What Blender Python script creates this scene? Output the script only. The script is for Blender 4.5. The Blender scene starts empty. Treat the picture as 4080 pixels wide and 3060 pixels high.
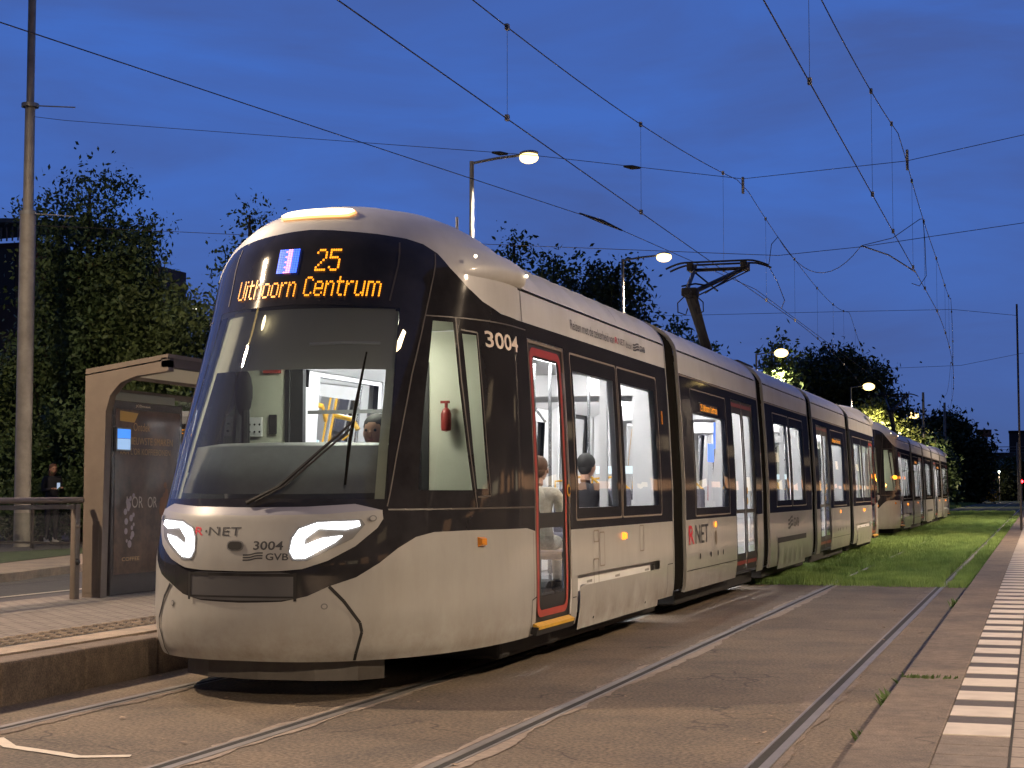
import bpy, bmesh, math, random
import numpy as np
from mathutils import Vector, Matrix
from mathutils.geometry import delaunay_2d_cdt
random.seed(7); rng=np.random.default_rng(7)
SC=bpy.context.scene; COL=SC.collection
# ------------------------------------------------------------------ camera
cam=bpy.data.cameras.new('camera'); camo=bpy.data.objects.new('camera',cam); COL.objects.link(camo)
cam.sensor_width=36; cam.lens=6500/4080*36; cam.clip_end=3000; cam.clip_start=.05
PITCH=math.atan(426/6500); YAW=math.atan(2095*math.cos(PITCH)/6500)
camo.location=(0,0,1.395); camo.rotation_euler=(math.pi/2+PITCH,0,YAW); SC.camera=camo
# ------------------------------------------------------------------ view
SC.view_settings.view_transform='Standard'; SC.view_settings.look='None'
SC.view_settings.exposure=.08; SC.view_settings.gamma=1
# ------------------------------------------------------------------ dusk sky
W=bpy.data.worlds.new('World'); SC.world=W; W.use_nodes=True
nt=W.node_tree; nt.nodes.clear(); N=nt.nodes.new; L=nt.links.new
out=N('ShaderNodeOutputWorld'); bg=N('ShaderNodeBackground'); tc=N('ShaderNodeTexCoord')
sep=N('ShaderNodeSeparateXYZ'); L(tc.outputs['Generated'],sep.inputs[0])
ramp=N('ShaderNodeValToRGB'); L(sep.outputs['Z'],ramp.inputs[0])
cr=ramp.color_ramp; cr.elements[0].position=0; cr.elements[0].color=(.050,.088,.215,1)
cr.elements[1].position=1; cr.elements[1].color=(.020,.070,.32,1)
for p_,c_ in ((.06,(.055,.112,.34,1)),(.18,(.050,.128,.44,1)),(.35,(.044,.125,.46,1))):
    e=cr.elements.new(p_); e.color=c_
mp=N('ShaderNodeMapping'); mp.inputs['Scale'].default_value=(2.2,2.2,9.0); mp.inputs['Rotation'].default_value=(.12,.05,.3); L(tc.outputs['Generated'],mp.inputs[0])
nz=N('ShaderNodeTexNoise'); nz.inputs['Scale'].default_value=2.0; nz.inputs['Detail'].default_value=6; nz.inputs['Roughness'].default_value=.55; nz.inputs['Distortion'].default_value=.5
L(mp.outputs[0],nz.inputs[0])
r2=N('ShaderNodeValToRGB'); r2.color_ramp.elements[0].position=.36; r2.color_ramp.elements[1].position=.66; L(nz.outputs[0],r2.inputs[0])
mx=N('ShaderNodeMix'); mx.data_type='RGBA'; mx.inputs[7].default_value=(.052,.080,.225,1)
mul=N('ShaderNodeMath'); mul.operation='MULTIPLY'; mul.inputs[1].default_value=.62; L(r2.outputs[0],mul.inputs[0])
L(mul.outputs[0],mx.inputs[0]); L(ramp.outputs[0],mx.inputs[6]); mr=N('ShaderNodeMapRange'); mr.inputs[1].default_value=.35; mr.inputs[2].default_value=-.55; mr.inputs[3].default_value=0; mr.inputs[4].default_value=1
L(sep.outputs['Y'],mr.inputs[0]); mx2=N('ShaderNodeMix'); mx2.data_type='RGBA'; mx2.inputs[7].default_value=(.024,.034,.075,1)
L(mr.outputs[0],mx2.inputs[0]); L(mx.outputs[2],mx2.inputs[6]); L(mx2.outputs[2],bg.inputs[0]); bg.inputs[1].default_value=1.12
L(bg.outputs[0],out.inputs[0])

# ------------------------------------------------------------------ materials
MATS={}
def mat(name,col,rough=.5,metal=0,var=.0,scale=20,bump=0,bscale=60,emit=None,es=0,coat=0,col2=None,spec=.5,detail=4,dirt=None,sss=0):
    if name in MATS: return MATS[name]
    m=bpy.data.materials.new(name); m.use_nodes=True; t=m.node_tree; b=t.nodes['Principled BSDF']
    b.inputs['Base Color'].default_value=(*col,1); b.inputs['Roughness'].default_value=rough; b.inputs['Metallic'].default_value=metal
    b.inputs['Specular IOR Level'].default_value=spec
    if coat: b.inputs['Coat Weight'].default_value=coat; b.inputs['Coat Roughness'].default_value=.08
    c=t.nodes.new('ShaderNodeTexCoord')
    if var or col2:
        n=t.nodes.new('ShaderNodeTexNoise'); n.inputs['Scale'].default_value=scale; n.inputs['Detail'].default_value=detail; n.inputs['Roughness'].default_value=.65
        t.links.new(c.outputs['Object'],n.inputs[0])
        r=t.nodes.new('ShaderNodeValToRGB'); r.color_ramp.elements[0].position=.3; r.color_ramp.elements[1].position=.72
        a=tuple(max(0,x*(1-var)) for x in col); z=col2 if col2 else tuple(min(1,x*(1+var)) for x in col)
        r.color_ramp.elements[0].color=(*a,1); r.color_ramp.elements[1].color=(*z,1)
        t.links.new(n.outputs[0],r.inputs[0]); src=r.outputs[0]
        if dirt:
            n2=t.nodes.new('ShaderNodeTexNoise'); n2.inputs['Scale'].default_value=dirt[1]; n2.inputs['Detail'].default_value=6
            t.links.new(c.outputs['Object'],n2.inputs[0])
            r3=t.nodes.new('ShaderNodeValToRGB'); r3.color_ramp.elements[0].position=.48; r3.color_ramp.elements[1].position=.72
            t.links.new(n2.outputs[0],r3.inputs[0]); mm=t.nodes.new('ShaderNodeMix'); mm.data_type='RGBA'
            ml=t.nodes.new('ShaderNodeMath'); ml.operation='MULTIPLY'; ml.inputs[1].default_value=dirt[2]; t.links.new(r3.outputs[0],ml.inputs[0])
            t.links.new(ml.outputs[0],mm.inputs[0]); t.links.new(src,mm.inputs[6]); mm.inputs[7].default_value=(*dirt[0],1); src=mm.outputs[2]
        t.links.new(src,b.inputs['Base Color'])
    if bump:
        n=t.nodes.new('ShaderNodeTexNoise'); n.inputs['Scale'].default_value=bscale; n.inputs['Detail'].default_value=5
        t.links.new(c.outputs['Object'],n.inputs[0]); bp=t.nodes.new('ShaderNodeBump'); bp.inputs['Strength'].default_value=bump; bp.inputs['Distance'].default_value=.02
        t.links.new(n.outputs[0],bp.inputs['Height']); t.links.new(bp.outputs[0],b.inputs['Normal'])
    if emit: b.inputs['Emission Color'].default_value=(*emit,1); b.inputs['Emission Strength'].default_value=es
    MATS[name]=m; return m
def glass(name,tint=(.85,.9,.92),tr=1.0,ior=1.5,rough=.01,film=0,filmcol=(.3,.3,.3)):
    if name in MATS: return MATS[name]
    m=bpy.data.materials.new(name); m.use_nodes=True; t=m.node_tree; t.nodes.clear()
    o=t.nodes.new('ShaderNodeOutputMaterial'); tp=t.nodes.new('ShaderNodeBsdfTransparent'); tp.inputs[0].default_value=(*[x*tr for x in tint],1)
    g=t.nodes.new('ShaderNodeBsdfGlossy'); g.inputs['Roughness'].default_value=rough; g.inputs[0].default_value=(1,1,1,1)
    f=t.nodes.new('ShaderNodeFresnel'); f.inputs[0].default_value=ior
    # both faces of the pane reflect: geometry normal may face either way
    mx=t.nodes.new('ShaderNodeMixShader'); t.links.new(f.outputs[0],mx.inputs[0]); t.links.new(tp.outputs[0],mx.inputs[1]); t.links.new(g.outputs[0],mx.inputs[2])
    last=mx.outputs[0]
    if film:
        d=t.nodes.new('ShaderNodeBsdfDiffuse'); d.inputs[0].default_value=(*filmcol,1); m2=t.nodes.new('ShaderNodeMixShader'); m2.inputs[0].default_value=film
        t.links.new(last,m2.inputs[1]); t.links.new(d.outputs[0],m2.inputs[2]); last=m2.outputs[0]
    t.links.new(last,o.inputs[0]); MATS[name]=m; return m
def emis(name,col,s): return mat(name,(.02,.02,.02),.4,emit=col,es=s)
M_SIL=mat('silver_paint',(.36,.355,.335),.36,var=.06,scale=1.3,coat=.40,dirt=((.30,.27,.22),2.2,.16),bump=.015,bscale=3)
M_ROOF=mat('roof_paint',(.55,.55,.54),.45,var=.05,scale=2,coat=.12,dirt=((.34,.31,.26),1.6,.25))
M_BLK=mat('black_gloss',(.027,.026,.029),.06,var=.3,scale=3,spec=.42,bump=.03,bscale=2.2)
M_BLKM=mat('black_matte',(.022,.022,.024),.5,var=.2,scale=8)
M_RUB=mat('rubber',(.010,.009,.008),.85,var=.25,scale=12,spec=.08)
M_DK=mat('dark_underframe',(.014,.013,.013),.7,var=.3,scale=6)
M_GREY=mat('grey_plastic',(.16,.16,.165),.55,var=.1,scale=10)
M_RED=mat('door_red',(.36,.05,.035),.38,var=.1,scale=6,coat=.3)
M_SEAL=mat('door_seal',(.20,.165,.13),.5); M_JNT=mat('joint_line',(.07,.06,.052),.5)
M_YEL=mat('yellow_step',(.62,.36,.04),.5,var=.15,scale=20)
M_YPOLE=mat('yellow_pole',(.70,.38,.03),.35)
M_CHR=mat('steel_pole',(.55,.56,.58),.25,metal=.9)
M_WHI=mat('interior_white',(.72,.72,.73),.5,var=.05,scale=3)
M_CAB=mat('cab_panel',(.50,.51,.42),.55,var=.05,scale=4)
M_FLR=mat('interior_floor',(.18,.18,.19),.6,var=.2,scale=30)
M_SEAT=mat('seat_fabric',(.10,.10,.13),.9,var=.3,scale=40)
M_SRED=mat('seat_red',(.42,.03,.04),.6)
M_AMB=emis('amber_led',(1,.31,.012),2.3)
M_AMBS=emis('amber_side_led',(1,.33,.015),1.9)
M_BLU=emis('blue_led',(.03,.12,1),2.6)
M_PNK=emis('pink_led',(1,.35,.75),2.4)
M_HEAD=emis('headlight_white',(.95,.97,1),14)
M_TOPL=emis('roof_light_white',(1,.78,.46),4)
M_ORL=emis('orange_lamp',(1,.26,.02),2.6)
M_ORH=emis('orange_indicator',(1,.33,.02),3.4)
M_ORD=mat('orange_lens',(.65,.24,.02),.2,coat=.5)
M_CEIL=emis('saloon_light',(1,.97,.95),44)
M_TXTD=mat('dark_lettering',(.045,.045,.05),.5)
M_TXTW=mat('white_lettering',(.75,.66,.55),.45)
M_TXTR=mat('red_lettering',(.55,.03,.05),.5)
M_GLS=glass('tram_glass',(.86,.88,.88),.92)
M_GLW=glass('windscreen_glass',(.80,.86,.86),.9,film=.035,filmcol=(.5,.5,.55))
M_GLF=glass('shelter_glass',(.75,.80,.78),.9,film=.03,filmcol=(.4,.4,.4))
M_STEEL=mat('rail_steel',(.20,.185,.17),.55,metal=.35,var=.2,scale=3,bump=.02,bscale=30)
M_GALV=mat('galvanised',(.30,.30,.29),.5,metal=.4,var=.2,scale=5)
M_WIRE=mat('wire',(.045,.043,.045),.6,metal=.3)

# ------------------------------------------------------------------ mesh helpers
def mk(name,verts,faces,m,parent=None,smooth=False,normals=None,mats=None,fm=None):
    me=bpy.data.meshes.new(name); me.from_pydata([tuple(v) for v in verts],[],faces)
    if mats:
        for q in mats: me.materials.append(q)
        if fm is not None: me.polygons.foreach_set('material_index',fm)
    elif m: me.materials.append(m)
    if smooth:
        me.polygons.foreach_set('use_smooth',[True]*len(me.polygons))
        if normals is not None: me.normals_split_custom_set_from_vertices([tuple(n) for n in normals])
    me.update()
    o=bpy.data.objects.new(name,me); COL.objects.link(o)
    if parent: o.parent=parent
    return o
def tag(o,label=None,cat=None,group=None,kind=None):
    if label: o['label']=label
    if cat: o['category']=cat
    if group: o['group']=group
    if kind: o['kind']=kind
    return o
def empty(name,loc,label,cat,group=None,rz=0):
    o=bpy.data.objects.new(name,None); COL.objects.link(o); o.location=loc; o.rotation_euler=(0,0,rz); o.empty_display_size=.2
    return tag(o,label,cat,group)
class MB:
    def __init__(s): s.v=[];s.f=[];s.sm=False
    def add(s,v,f):
        k=len(s.v); s.v+= [tuple(q) for q in v]; s.f+=[tuple(i+k for i in g) for g in f]; return s
    def box(s,x0,x1,y0,y1,z0,z1,b=0,R=None,o=None):
        if b:
            b=min(b,abs(x1-x0)*.45,abs(y1-y0)*.45,abs(z1-z0)*.45)
            bm=bmesh.new(); bmesh.ops.create_cube(bm,size=1)
            for q in bm.verts: q.co=Vector(((x0+x1)/2+q.co.x*(x1-x0),(y0+y1)/2+q.co.y*(y1-y0),(z0+z1)/2+q.co.z*(z1-z0)))
            bmesh.ops.bevel(bm,geom=bm.edges[:],offset=b,segments=2,affect='EDGES',profile=.5)
            bm.verts.index_update(); V=[q.co.copy() for q in bm.verts]; Fc=[[q.index for q in g.verts] for g in bm.faces]; bm.free()
        else:
            V=[Vector(q) for q in ((x0,y0,z0),(x1,y0,z0),(x1,y1,z0),(x0,y1,z0),(x0,y0,z1),(x1,y0,z1),(x1,y1,z1),(x0,y1,z1))]
            Fc=[(0,3,2,1),(4,5,6,7),(0,1,5,4),(1,2,6,5),(2,3,7,6),(3,0,4,7)]
        if R is not None: V=[R@q for q in V]
        if o is not None: V=[q+Vector(o) for q in V]
        return s.add(V,Fc)
    def tube(s,pts,r,n=8,cap=True):
        pts=[Vector(p) for p in pts]; rr=r if isinstance(r,(list,tuple)) else [r]*len(pts)
        V=[];Fc=[]; up=None
        for i,p in enumerate(pts):
            d=(pts[min(i+1,len(pts)-1)]-pts[max(i-1,0)]).normalized()
            if up is None: up=Vector((0,0,1)) if abs(d.z)<.9 else Vector((1,0,0))
            a=d.cross(up).normalized(); b=a.cross(d).normalized(); up=b
            for k in range(n):
                t=2*math.pi*k/n; V.append(p+(a*math.cos(t)+b*math.sin(t))*rr[i])
        for i in range(len(pts)-1):
            for k in range(n): Fc.append((i*n+k,i*n+(k+1)%n,(i+1)*n+(k+1)%n,(i+1)*n+k))
        if cap: Fc.append(tuple(range(n))[::-1]); Fc.append(tuple((len(pts)-1)*n+k for k in range(n)))
        return s.add(V,Fc)
    def lathe(s,prof,cx,cy,n=16):
        V=[];Fc=[]
        for r,z in prof:
            for k in range(n): t=2*math.pi*k/n; V.append((cx+r*math.cos(t),cy+r*math.sin(t),z))
        for i in range(len(prof)-1):
            for k in range(n): Fc.append((i*n+k,i*n+(k+1)%n,(i+1)*n+(k+1)%n,(i+1)*n+k))
        Fc.append(tuple(range(n))[::-1]); Fc.append(tuple((len(prof)-1)*n+k for k in range(n)))
        return s.add(V,Fc)
    def ball(s,c,r,n=10,sq=(1,1,1)):
        V=[];Fc=[]
        m=n//2
        for i in range(m+1):
            ph=math.pi*i/m
            for k in range(n):
                t=2*math.pi*k/n; V.append((c[0]+r*sq[0]*math.sin(ph)*math.cos(t),c[1]+r*sq[1]*math.sin(ph)*math.sin(t),c[2]+r*sq[2]*math.cos(ph)))
        for i in range(m):
            for k in range(n): Fc.append((i*n+k,(i+1)*n+k,(i+1)*n+(k+1)%n,i*n+(k+1)%n))
        return s.add(V,Fc)
    def build(s,name,m,parent=None,smooth=False):
        o=mk(name,s.v,s.f,m,parent)
        if smooth:
            me=o.data; me.polygons.foreach_set('use_smooth',[True]*len(me.polygons))
            try: me.set_sharp_from_angle(angle=math.radians(40))
            except Exception: pass
        return o
def sheet(name,x0,x1,y0,y1,z,m,kind='structure',nx=1,ny=1):
    V=[];Fc=[]
    for j in range(ny+1):
        for i in range(nx+1): V.append((x0+(x1-x0)*i/nx,y0+(y1-y0)*j/ny,z))
    for j in range(ny):
        for i in range(nx): a=j*(nx+1)+i; Fc.append((a,a+1,a+nx+2,a+nx+1))
    return tag(mk(name,V,Fc,m),kind=kind)
def poly(name,pts,z,m,kind='structure'):
    return tag(mk(name,[(x,y,z) for x,y in pts],[tuple(range(len(pts)))],m),kind=kind)

# ------------------------------------------------------------------ tram body surface
XC=-5.02; YC=26.36
ZT=[.27,.36,.6,.9,1.2,1.3,1.7,2.2,2.7,3.0,3.2,3.34,3.46,3.54,3.58]
WT=[1.25,1.27,1.28,1.275,1.27,1.27,1.255,1.23,1.195,1.17,1.09,.96,.77,.50,.02]
YT=[9.84,9.78,9.74,9.74,9.80,9.86,10.04,10.29,10.53,10.66,10.74,10.84,10.98,11.22,11.75]
def pchip(X,Y,z):
    X=np.array(X);Y=np.array(Y);h=np.diff(X);d=np.diff(Y)/h;m=np.zeros(len(X))
    for i in range(1,len(X)-1):
        if d[i-1]*d[i]>0: w1=2*h[i]+h[i-1];w2=h[i]+2*h[i-1];m[i]=(w1+w2)/(w1/d[i-1]+w2/d[i])
    m[0]=d[0];m[-1]=d[-1]
    i=np.clip(np.searchsorted(X,z)-1,0,len(h)-1);t=(z-X[i])/h[i]
    return (2*t**3-3*t*t+1)*Y[i]+(t**3-2*t*t+t)*h[i]*m[i]+(-2*t**3+3*t*t)*Y[i+1]+(t**3-t*t)*h[i]*m[i+1]
ZS=np.linspace(.2,3.585,1400); WS=pchip(ZT,WT,ZS); YS=pchip(ZT,YT,ZS)
def S(a,z):
    w=float(np.interp(z,ZS,WS)); y0=float(np.interp(z,ZS,YS)); D=12.0-y0
    PE=2.65-.25*max(0,min(1,(z-.9)/.6))-.45*max(0,min(1,(z-1.5)/1.4))
    s=1 if a>=0 else -1; t=abs(a)
    if t<=1:
        t*=math.pi/2; x=w*math.sin(t)**(2/PE); y=y0+D*(1-max(math.cos(t),0)**(2/2.1))
    else: x=w; y=12+(t-1)
    t=min(max((y-11.3)/1.6,0),1); t=t*t*(3-2*t); k=max(0,(z-2.96)/.62)
    return Vector((s*x,y-YC,z-.17*t*k))
def xa(x,z):      # lateral position on the nose -> a
    w=float(np.interp(z,ZS,WS)); PE=2.65-.25*max(0,min(1,(z-.9)/.6))-.45*max(0,min(1,(z-1.5)/1.4))
    r=min(1,abs(x)/w)**(PE/2); return math.copysign(math.asin(r)*2/math.pi,x)
def nrm(a,z):
    h=.004
    if abs(a)<h: a=h if a>=0 else -h
    du=S(a+h,z)-S(a-h,z); dv=S(a,min(z+h,3.58))-S(a,z-h)
    n=du.cross(dv)
    if n.length<1e-9: return Vector((0,0,1))
    return n.normalized()
def F(u,z,off=0):
    return S(u,z)+nrm(u,z)*off
def inpoly(x,y,P):
    c=False; j=len(P)-1
    for i in range(len(P)):
        if (P[i][1]>y)!=(P[j][1]>y) and x<(P[j][0]-P[i][0])*(y-P[i][1])/(P[j][1]-P[i][1])+P[i][0]: c=not c
        j=i
    return c
def dens(P,du,dz):
    R=[]
    for i in range(len(P)):
        a=P[i];b=P[(i+1)%len(P)]
        n=max(1,int(math.ceil(max(abs(b[0]-a[0])/du,abs(b[1]-a[1])/dz))))
        for k in range(n): R.append((a[0]+(b[0]-a[0])*k/n,a[1]+(b[1]-a[1])*k/n))
    return R
def patch(name,outer,holes=(),m=None,off=0,parent=None,sides=(1,),du=.04,dz=.07,rows=None,flip=False,join=True):
    if len(sides)>1: return [patch(name,outer,holes,m,off,parent,(q,),du,dz,rows,flip) for q in sides][0]
    us=[q[0] for q in outer]; zs=[q[1] for q in outer]
    wide=min(us)>=1.0
    DU=.6 if wide else du
    loops=[dens(outer,DU,dz)]+[dens(h,DU,dz) for h in holes]
    pts=[];edges=[]
    for lp in loops:
        k=len(pts); pts+=lp; edges+=[(k+i,k+(i+1)%len(lp)) for i in range(len(lp))]
    g=[]
    zz=np.arange(min(zs)+dz*.5,max(zs),dz)
    ulist=[]; u=min(us)
    while u<max(us):
        u+= (du if abs(u)<1.02 else .6); ulist.append(u)
    for u in ulist:
        for z in zz:
            if inpoly(u,z,outer) and not any(inpoly(u,z,h) for h in holes): g.append((u,float(z)))
    allp=[Vector(p) for p in pts+g]
    res=delaunay_2d_cdt(allp,edges,[],0,1e-5)
    V2=res[0]; T=[]
    for t in res[2]:
        cx=sum(V2[i].x for i in t)/3; cy=sum(V2[i].y for i in t)/3
        if inpoly(cx,cy,outer) and not any(inpoly(cx,cy,h) for h in holes): T.append(tuple(t))
    V=[];Nn=[];Fc=[]
    for s in sides:
        k=len(V)
        for q in V2:
            V.append(F(s*q.x,q.y,off)); Nn.append(nrm(s*q.x,q.y))
        for t in T:
            Fc.append(tuple(k+i for i in (t if s>0 else t[::-1])))
    if flip: Fc=[f[::-1] for f in Fc]; Nn=[-n for n in Nn]
    return mk(name,V,Fc,m,parent,True,Nn)
def U(y): return 1+(y-12)
def ya(y,z):
    # side position y at height z -> surface parameter
    if y>=12: return U(y)
    lo,hi=.2,1.0
    for _ in range(30):
        m_=(lo+hi)/2
        if S(m_,z).y+YC<y: lo=m_
        else: hi=m_
    return (lo+hi)/2
def rect(y0,y1,z0,z1,r=0,n=4):
    a,b=U(y0),U(y1)
    if not r: return [(a,z0),(b,z0),(b,z1),(a,z1)]
    P=[]
    for cx,cz,t0 in ((b-r,z0+r,-90),(b-r,z1-r,0),(a+r,z1-r,90),(a+r,z0+r,180)):
        for k in range(n+1):
            t=math.radians(t0+90*k/n); P.append((cx+r*math.cos(t),cz+r*math.sin(t)))
    return P
# text ----------------------------------------------------------
def text2d(s,bold=False):
    c=bpy.data.curves.new('t','FONT'); c.body=s; c.size=1; c.resolution_u=3
    if bold: c.offset=.018
    o=bpy.data.objects.new('t',c); COL.objects.link(o)
    dg=bpy.context.evaluated_depsgraph_get(); me=bpy.data.meshes.new_from_object(o.evaluated_get(dg))
    V=[(v.co.x,v.co.y) for v in me.vertices]; Fc=[tuple(p.vertices) for p in me.polygons]
    bpy.data.objects.remove(o); bpy.data.curves.remove(c); bpy.data.meshes.remove(me)
    return V,Fc
def fit(V,x0,x1,y0,y1):
    ax=min(v[0] for v in V);bx=max(v[0] for v in V);ay=min(v[1] for v in V);by=max(v[1] for v in V)
    return [(x0+(v[0]-ax)/(bx-ax)*(x1-x0),y0+(v[1]-ay)/(by-ay)*(y1-y0)) for v in V]
def text_side(name,s,y0,y1,z0,z1,m,off=.006,parent=None,bold=False,sides=(1,)):
    V,Fc=text2d(s,bold); V=fit(V,y0,y1,z0,z1); VV=[];FF=[]
    for sd in sides:
        k=len(VV)
        VV+=[F(sd*ya(y if sd>0 else y0+y1-y,z),z,off) for y,z in V]; FF+=[tuple(k+i for i in f) for f in Fc]
    return mk(name,VV,FF,m,parent)
def text_nose(name,s,x0,x1,z0,z1,m,off=.012,parent=None,bold=False):
    V,Fc=text2d(s,bold); V=fit(V,x0,x1,z0,z1)
    return mk(name,[F(xa(x,z),z,off) for x,z in V],Fc,m,parent)
def quads_nose(name,Q,m,off,parent):
    V=[];Fc=[]
    for P in Q:
        k=len(V); V+=[F(xa(x,z),z,off) for x,z in P]; Fc.append(tuple(range(k,k+len(P))))
    return mk(name,V,Fc,m,parent)
def quads_side(name,Q,m,off,parent,sides=(1,)):
    if len(sides)>1: return [quads_side(name,Q,m,off,parent,(q,)) for q in sides][0]
    V=[];Fc=[]
    for s in sides:
        for P in Q:
            k=len(V); V+=[F(s*ya(y,z),z,off) for y,z in P]; Fc.append(tuple(range(k,k+len(P))))
    return mk(name,V,Fc,m,parent)
def Xof(a,z): return S(a,z).x
FONT={'U':["x...x"]*8+[".xxx."],'i':["..x..",".....",".xx..","..x..","..x..","..x..","..x..","..x..",".xxx."],
'i':["x",".","x","x","x","x","x","x","x"],'t':[".x..",".x..","xxxx",".x..",".x..",".x..",".x..",".x..","..xx"],
'h':["x....","x....","x.xx.","xx..x","x...x","x...x","x...x","x...x","x...x"],'o':[".....",".....",".xxx.","x...x","x...x","x...x","x...x","x...x",".xxx."],
'r':["....","....","x.xx","xx..","x...","x...","x...","x...","x..."],'n':[".....",".....","x.xx.","xx..x","x...x","x...x","x...x","x...x","x...x"],
'C':[".xxx.","x...x","x....","x....","x....","x....","x....","x...x",".xxx."],'e':[".....",".....",".xxx.","x...x","x...x","xxxxx","x....","x...x",".xxx."],
'u':[".....",".....","x...x","x...x","x...x","x...x","x...x","x..xx",".xx.x"],'m':[".......",".......","xxx.xx.","x..x..x","x..x..x","x..x..x","x..x..x","x..x..x","x..x..x"],
'2':[".xxx.","x...x","....x","....x","...x.","..x..",".x...","x....","xxxxx"],'5':["xxxxx","x....","x....","xxxx.","....x","....x","....x","x...x",".xxx."],
'P':["xxxx.","x...x","x...x","x...x","xxxx.","x....","x....","x....","x...."],'a':[".....",".....",".xxx.","....x",".xxxx","x...x","x...x","x..xx",".xx.x"],
' ':["..."]*9,'1':["..x..",".xx..","..x..","..x..","..x..","..x..","..x..","..x..",".xxx."]}
def led(s,x0,x1,z0,z1,dot=.80,sub=1):
    cols=[]
    for ch in s:
        g=FONT[ch]
        for c in range(len(g[0])): cols.append([g[r][c]=='x' for r in range(9)])
        cols.append([False]*9)
    cols=cols[:-1]; px=(x1-x0)/len(cols); pz=(z1-z0)/9; Q=[]
    for i,c in enumerate(cols):
        for r in range(9):
            if c[r]:
                a=x0+i*px; b=z1-(r+1)*pz; gx=px*(1-dot)/2; gz=pz*(1-dot)/2
                Q.append([(a+gx,b+gz),(a+px-gx,b+gz),(a+px-gx,b+pz-gz),(a+gx,b+pz-gz)])
    return Q

# ------------------------------------------------------------------ the tram
T1=empty('tram',(XC,YC,0),'silver and black tram nearest the camera with its lit destination display and white headlights','tram','trams')
M1E=17.30
low=[(0,.66),(.092,.671),(.164,.707),(.229,.77),(.313,.826),(.388,.917),(.449,1.01),(.51,1.082),(.574,1.112),(.715,1.116),(1.036,1.108),(1.3,1.08),(1.6,1.07),(U(M1E),1.07)]
upp=[(0,3.30),(.108,3.29),(.312,3.262),(.433,3.235),(.503,3.20),(.557,3.136),(.602,3.031),(.687,2.894),(.763,2.805),(.876,2.735),(1.02,2.72),(1.5,2.72),(U(M1E),2.72)]
def mir(P): return [(-a,z) for a,z in P][::-1]
UE=U(M1E)
DOOR1=(12.25,13.27,.33,2.60); bot=.27
dr=rect(*DOOR1)
# shell pieces
def lower_poly(): return [(0,bot)]+[(UE,bot)]+low[::-1]
door_low=[(U(12.25),bot-.001),(U(13.27),bot-.001)]
lp=[(0,bot),(U(12.25),bot),(U(12.25),1.0765),(1.3-.05,1.0765)]
# left piece ahead of the door, right piece behind the door
low_a=[q for q in low if q[0]<1.2]+[(U(12.25),1.083)]
patch('silver_shell',[(0,bot),(U(12.25),bot)]+low_a[::-1],[],M_SIL,0,T1,(1,-1))
bog=rect(13.46,16.62,.215,.68); 
patch('silver_shell',[(U(13.27),bot),(U(13.46),bot),(U(13.46),.68),(U(16.62),.68),(U(16.62),bot),(UE,bot),(UE,1.07),(U(13.27),1.07)],[],M_SIL,0,T1,(1,-1))
WIN1=rect(13.53,14.92,1.25,2.43); WIN2=rect(15.24,16.64,1.25,2.43)
CW1=[(.505,1.40),(.715,1.40),(.645,2.175),(.615,2.62),(.53,2.62),(.512,2.1)]
CW2=[(.737,1.41),(.785,1.41),(.725,2.54),(.657,2.54)]
WSH=[(.402,1.34),(.398,1.7),(.394,2.2),(.396,2.55),(.402,2.70),(0,2.72)]
ws_hole=[(0,1.345)]+WSH
# black mask, split at door; windscreen opening spans the centre so the outline carries it
blk_a=[(0,.66)]+low_a[1:]+[(U(12.25),2.72)]+[q for q in upp if q[0]<1.2][::-1]+[(0,2.72)]+WSH[:-1][::-1]+[(0,1.345)]
patch('window_band',blk_a,[CW1,CW2],M_BLK,0,T1,(1,-1))
patch('window_band',[(U(12.25),2.60),(U(13.27),2.60),(U(13.27),2.72),(U(12.25),2.72)],[],M_BLK,0,T1,(1,-1))
patch('window_band',[(U(13.27),1.07),(UE,1.07),(UE,2.72),(U(13.27),2.72)],[WIN1,WIN2],M_BLK,0,T1,(1,-1))
patch('roof_shell',upp+[(UE,2.965),(U(12.1),2.965),(U(12.1),2.995),(UE,2.995),(UE,3.579),(0,3.579)],[],M_ROOF,0,T1,(1,-1),dz=.05)
patch('roof_groove',[(U(12.1),2.96),(UE,2.96),(UE,3.0),(U(12.1),3.0)],[],M_DK,-.02,T1,(1,-1),dz=.02)
patch('windscreen',mir(ws_hole)[:-1]+ws_hole[1:],[],M_GLW,-.002,T1)
for s in (1,-1):
    patch('cab_window',CW1,[],M_GLS,-.004,T1,(s,)); patch('cab_window',CW2,[],M_GLS,-.004,T1,(s,))
    patch('window',WIN1,[],M_GLS,-.004,T1,(s,)); patch('window',WIN2,[],M_GLS,-.004,T1,(s,))
def ring(P,w):   # outline inset ring for frames, polygon in metres-like (u,z)
    cx=sum(p[0] for p in P)/len(P); cz=sum(p[1] for p in P)/len(P)
    return [(p[0]+(w if p[0]<cx else -w),p[1]+(w if p[1]<cz else -w)) for p in P]
def frame(P,w,m,off,parent,name='window_frame',sides=(1,-1)):
    return patch(name,P,[ring(P,w)],m,off,parent,sides,dz=.2)
for a,b in ((13.44,15.06),(15.09,16.78)): frame(rect(a,b,1.14,2.585,.03),.018,M_SEAL,.004,T1)
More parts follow.
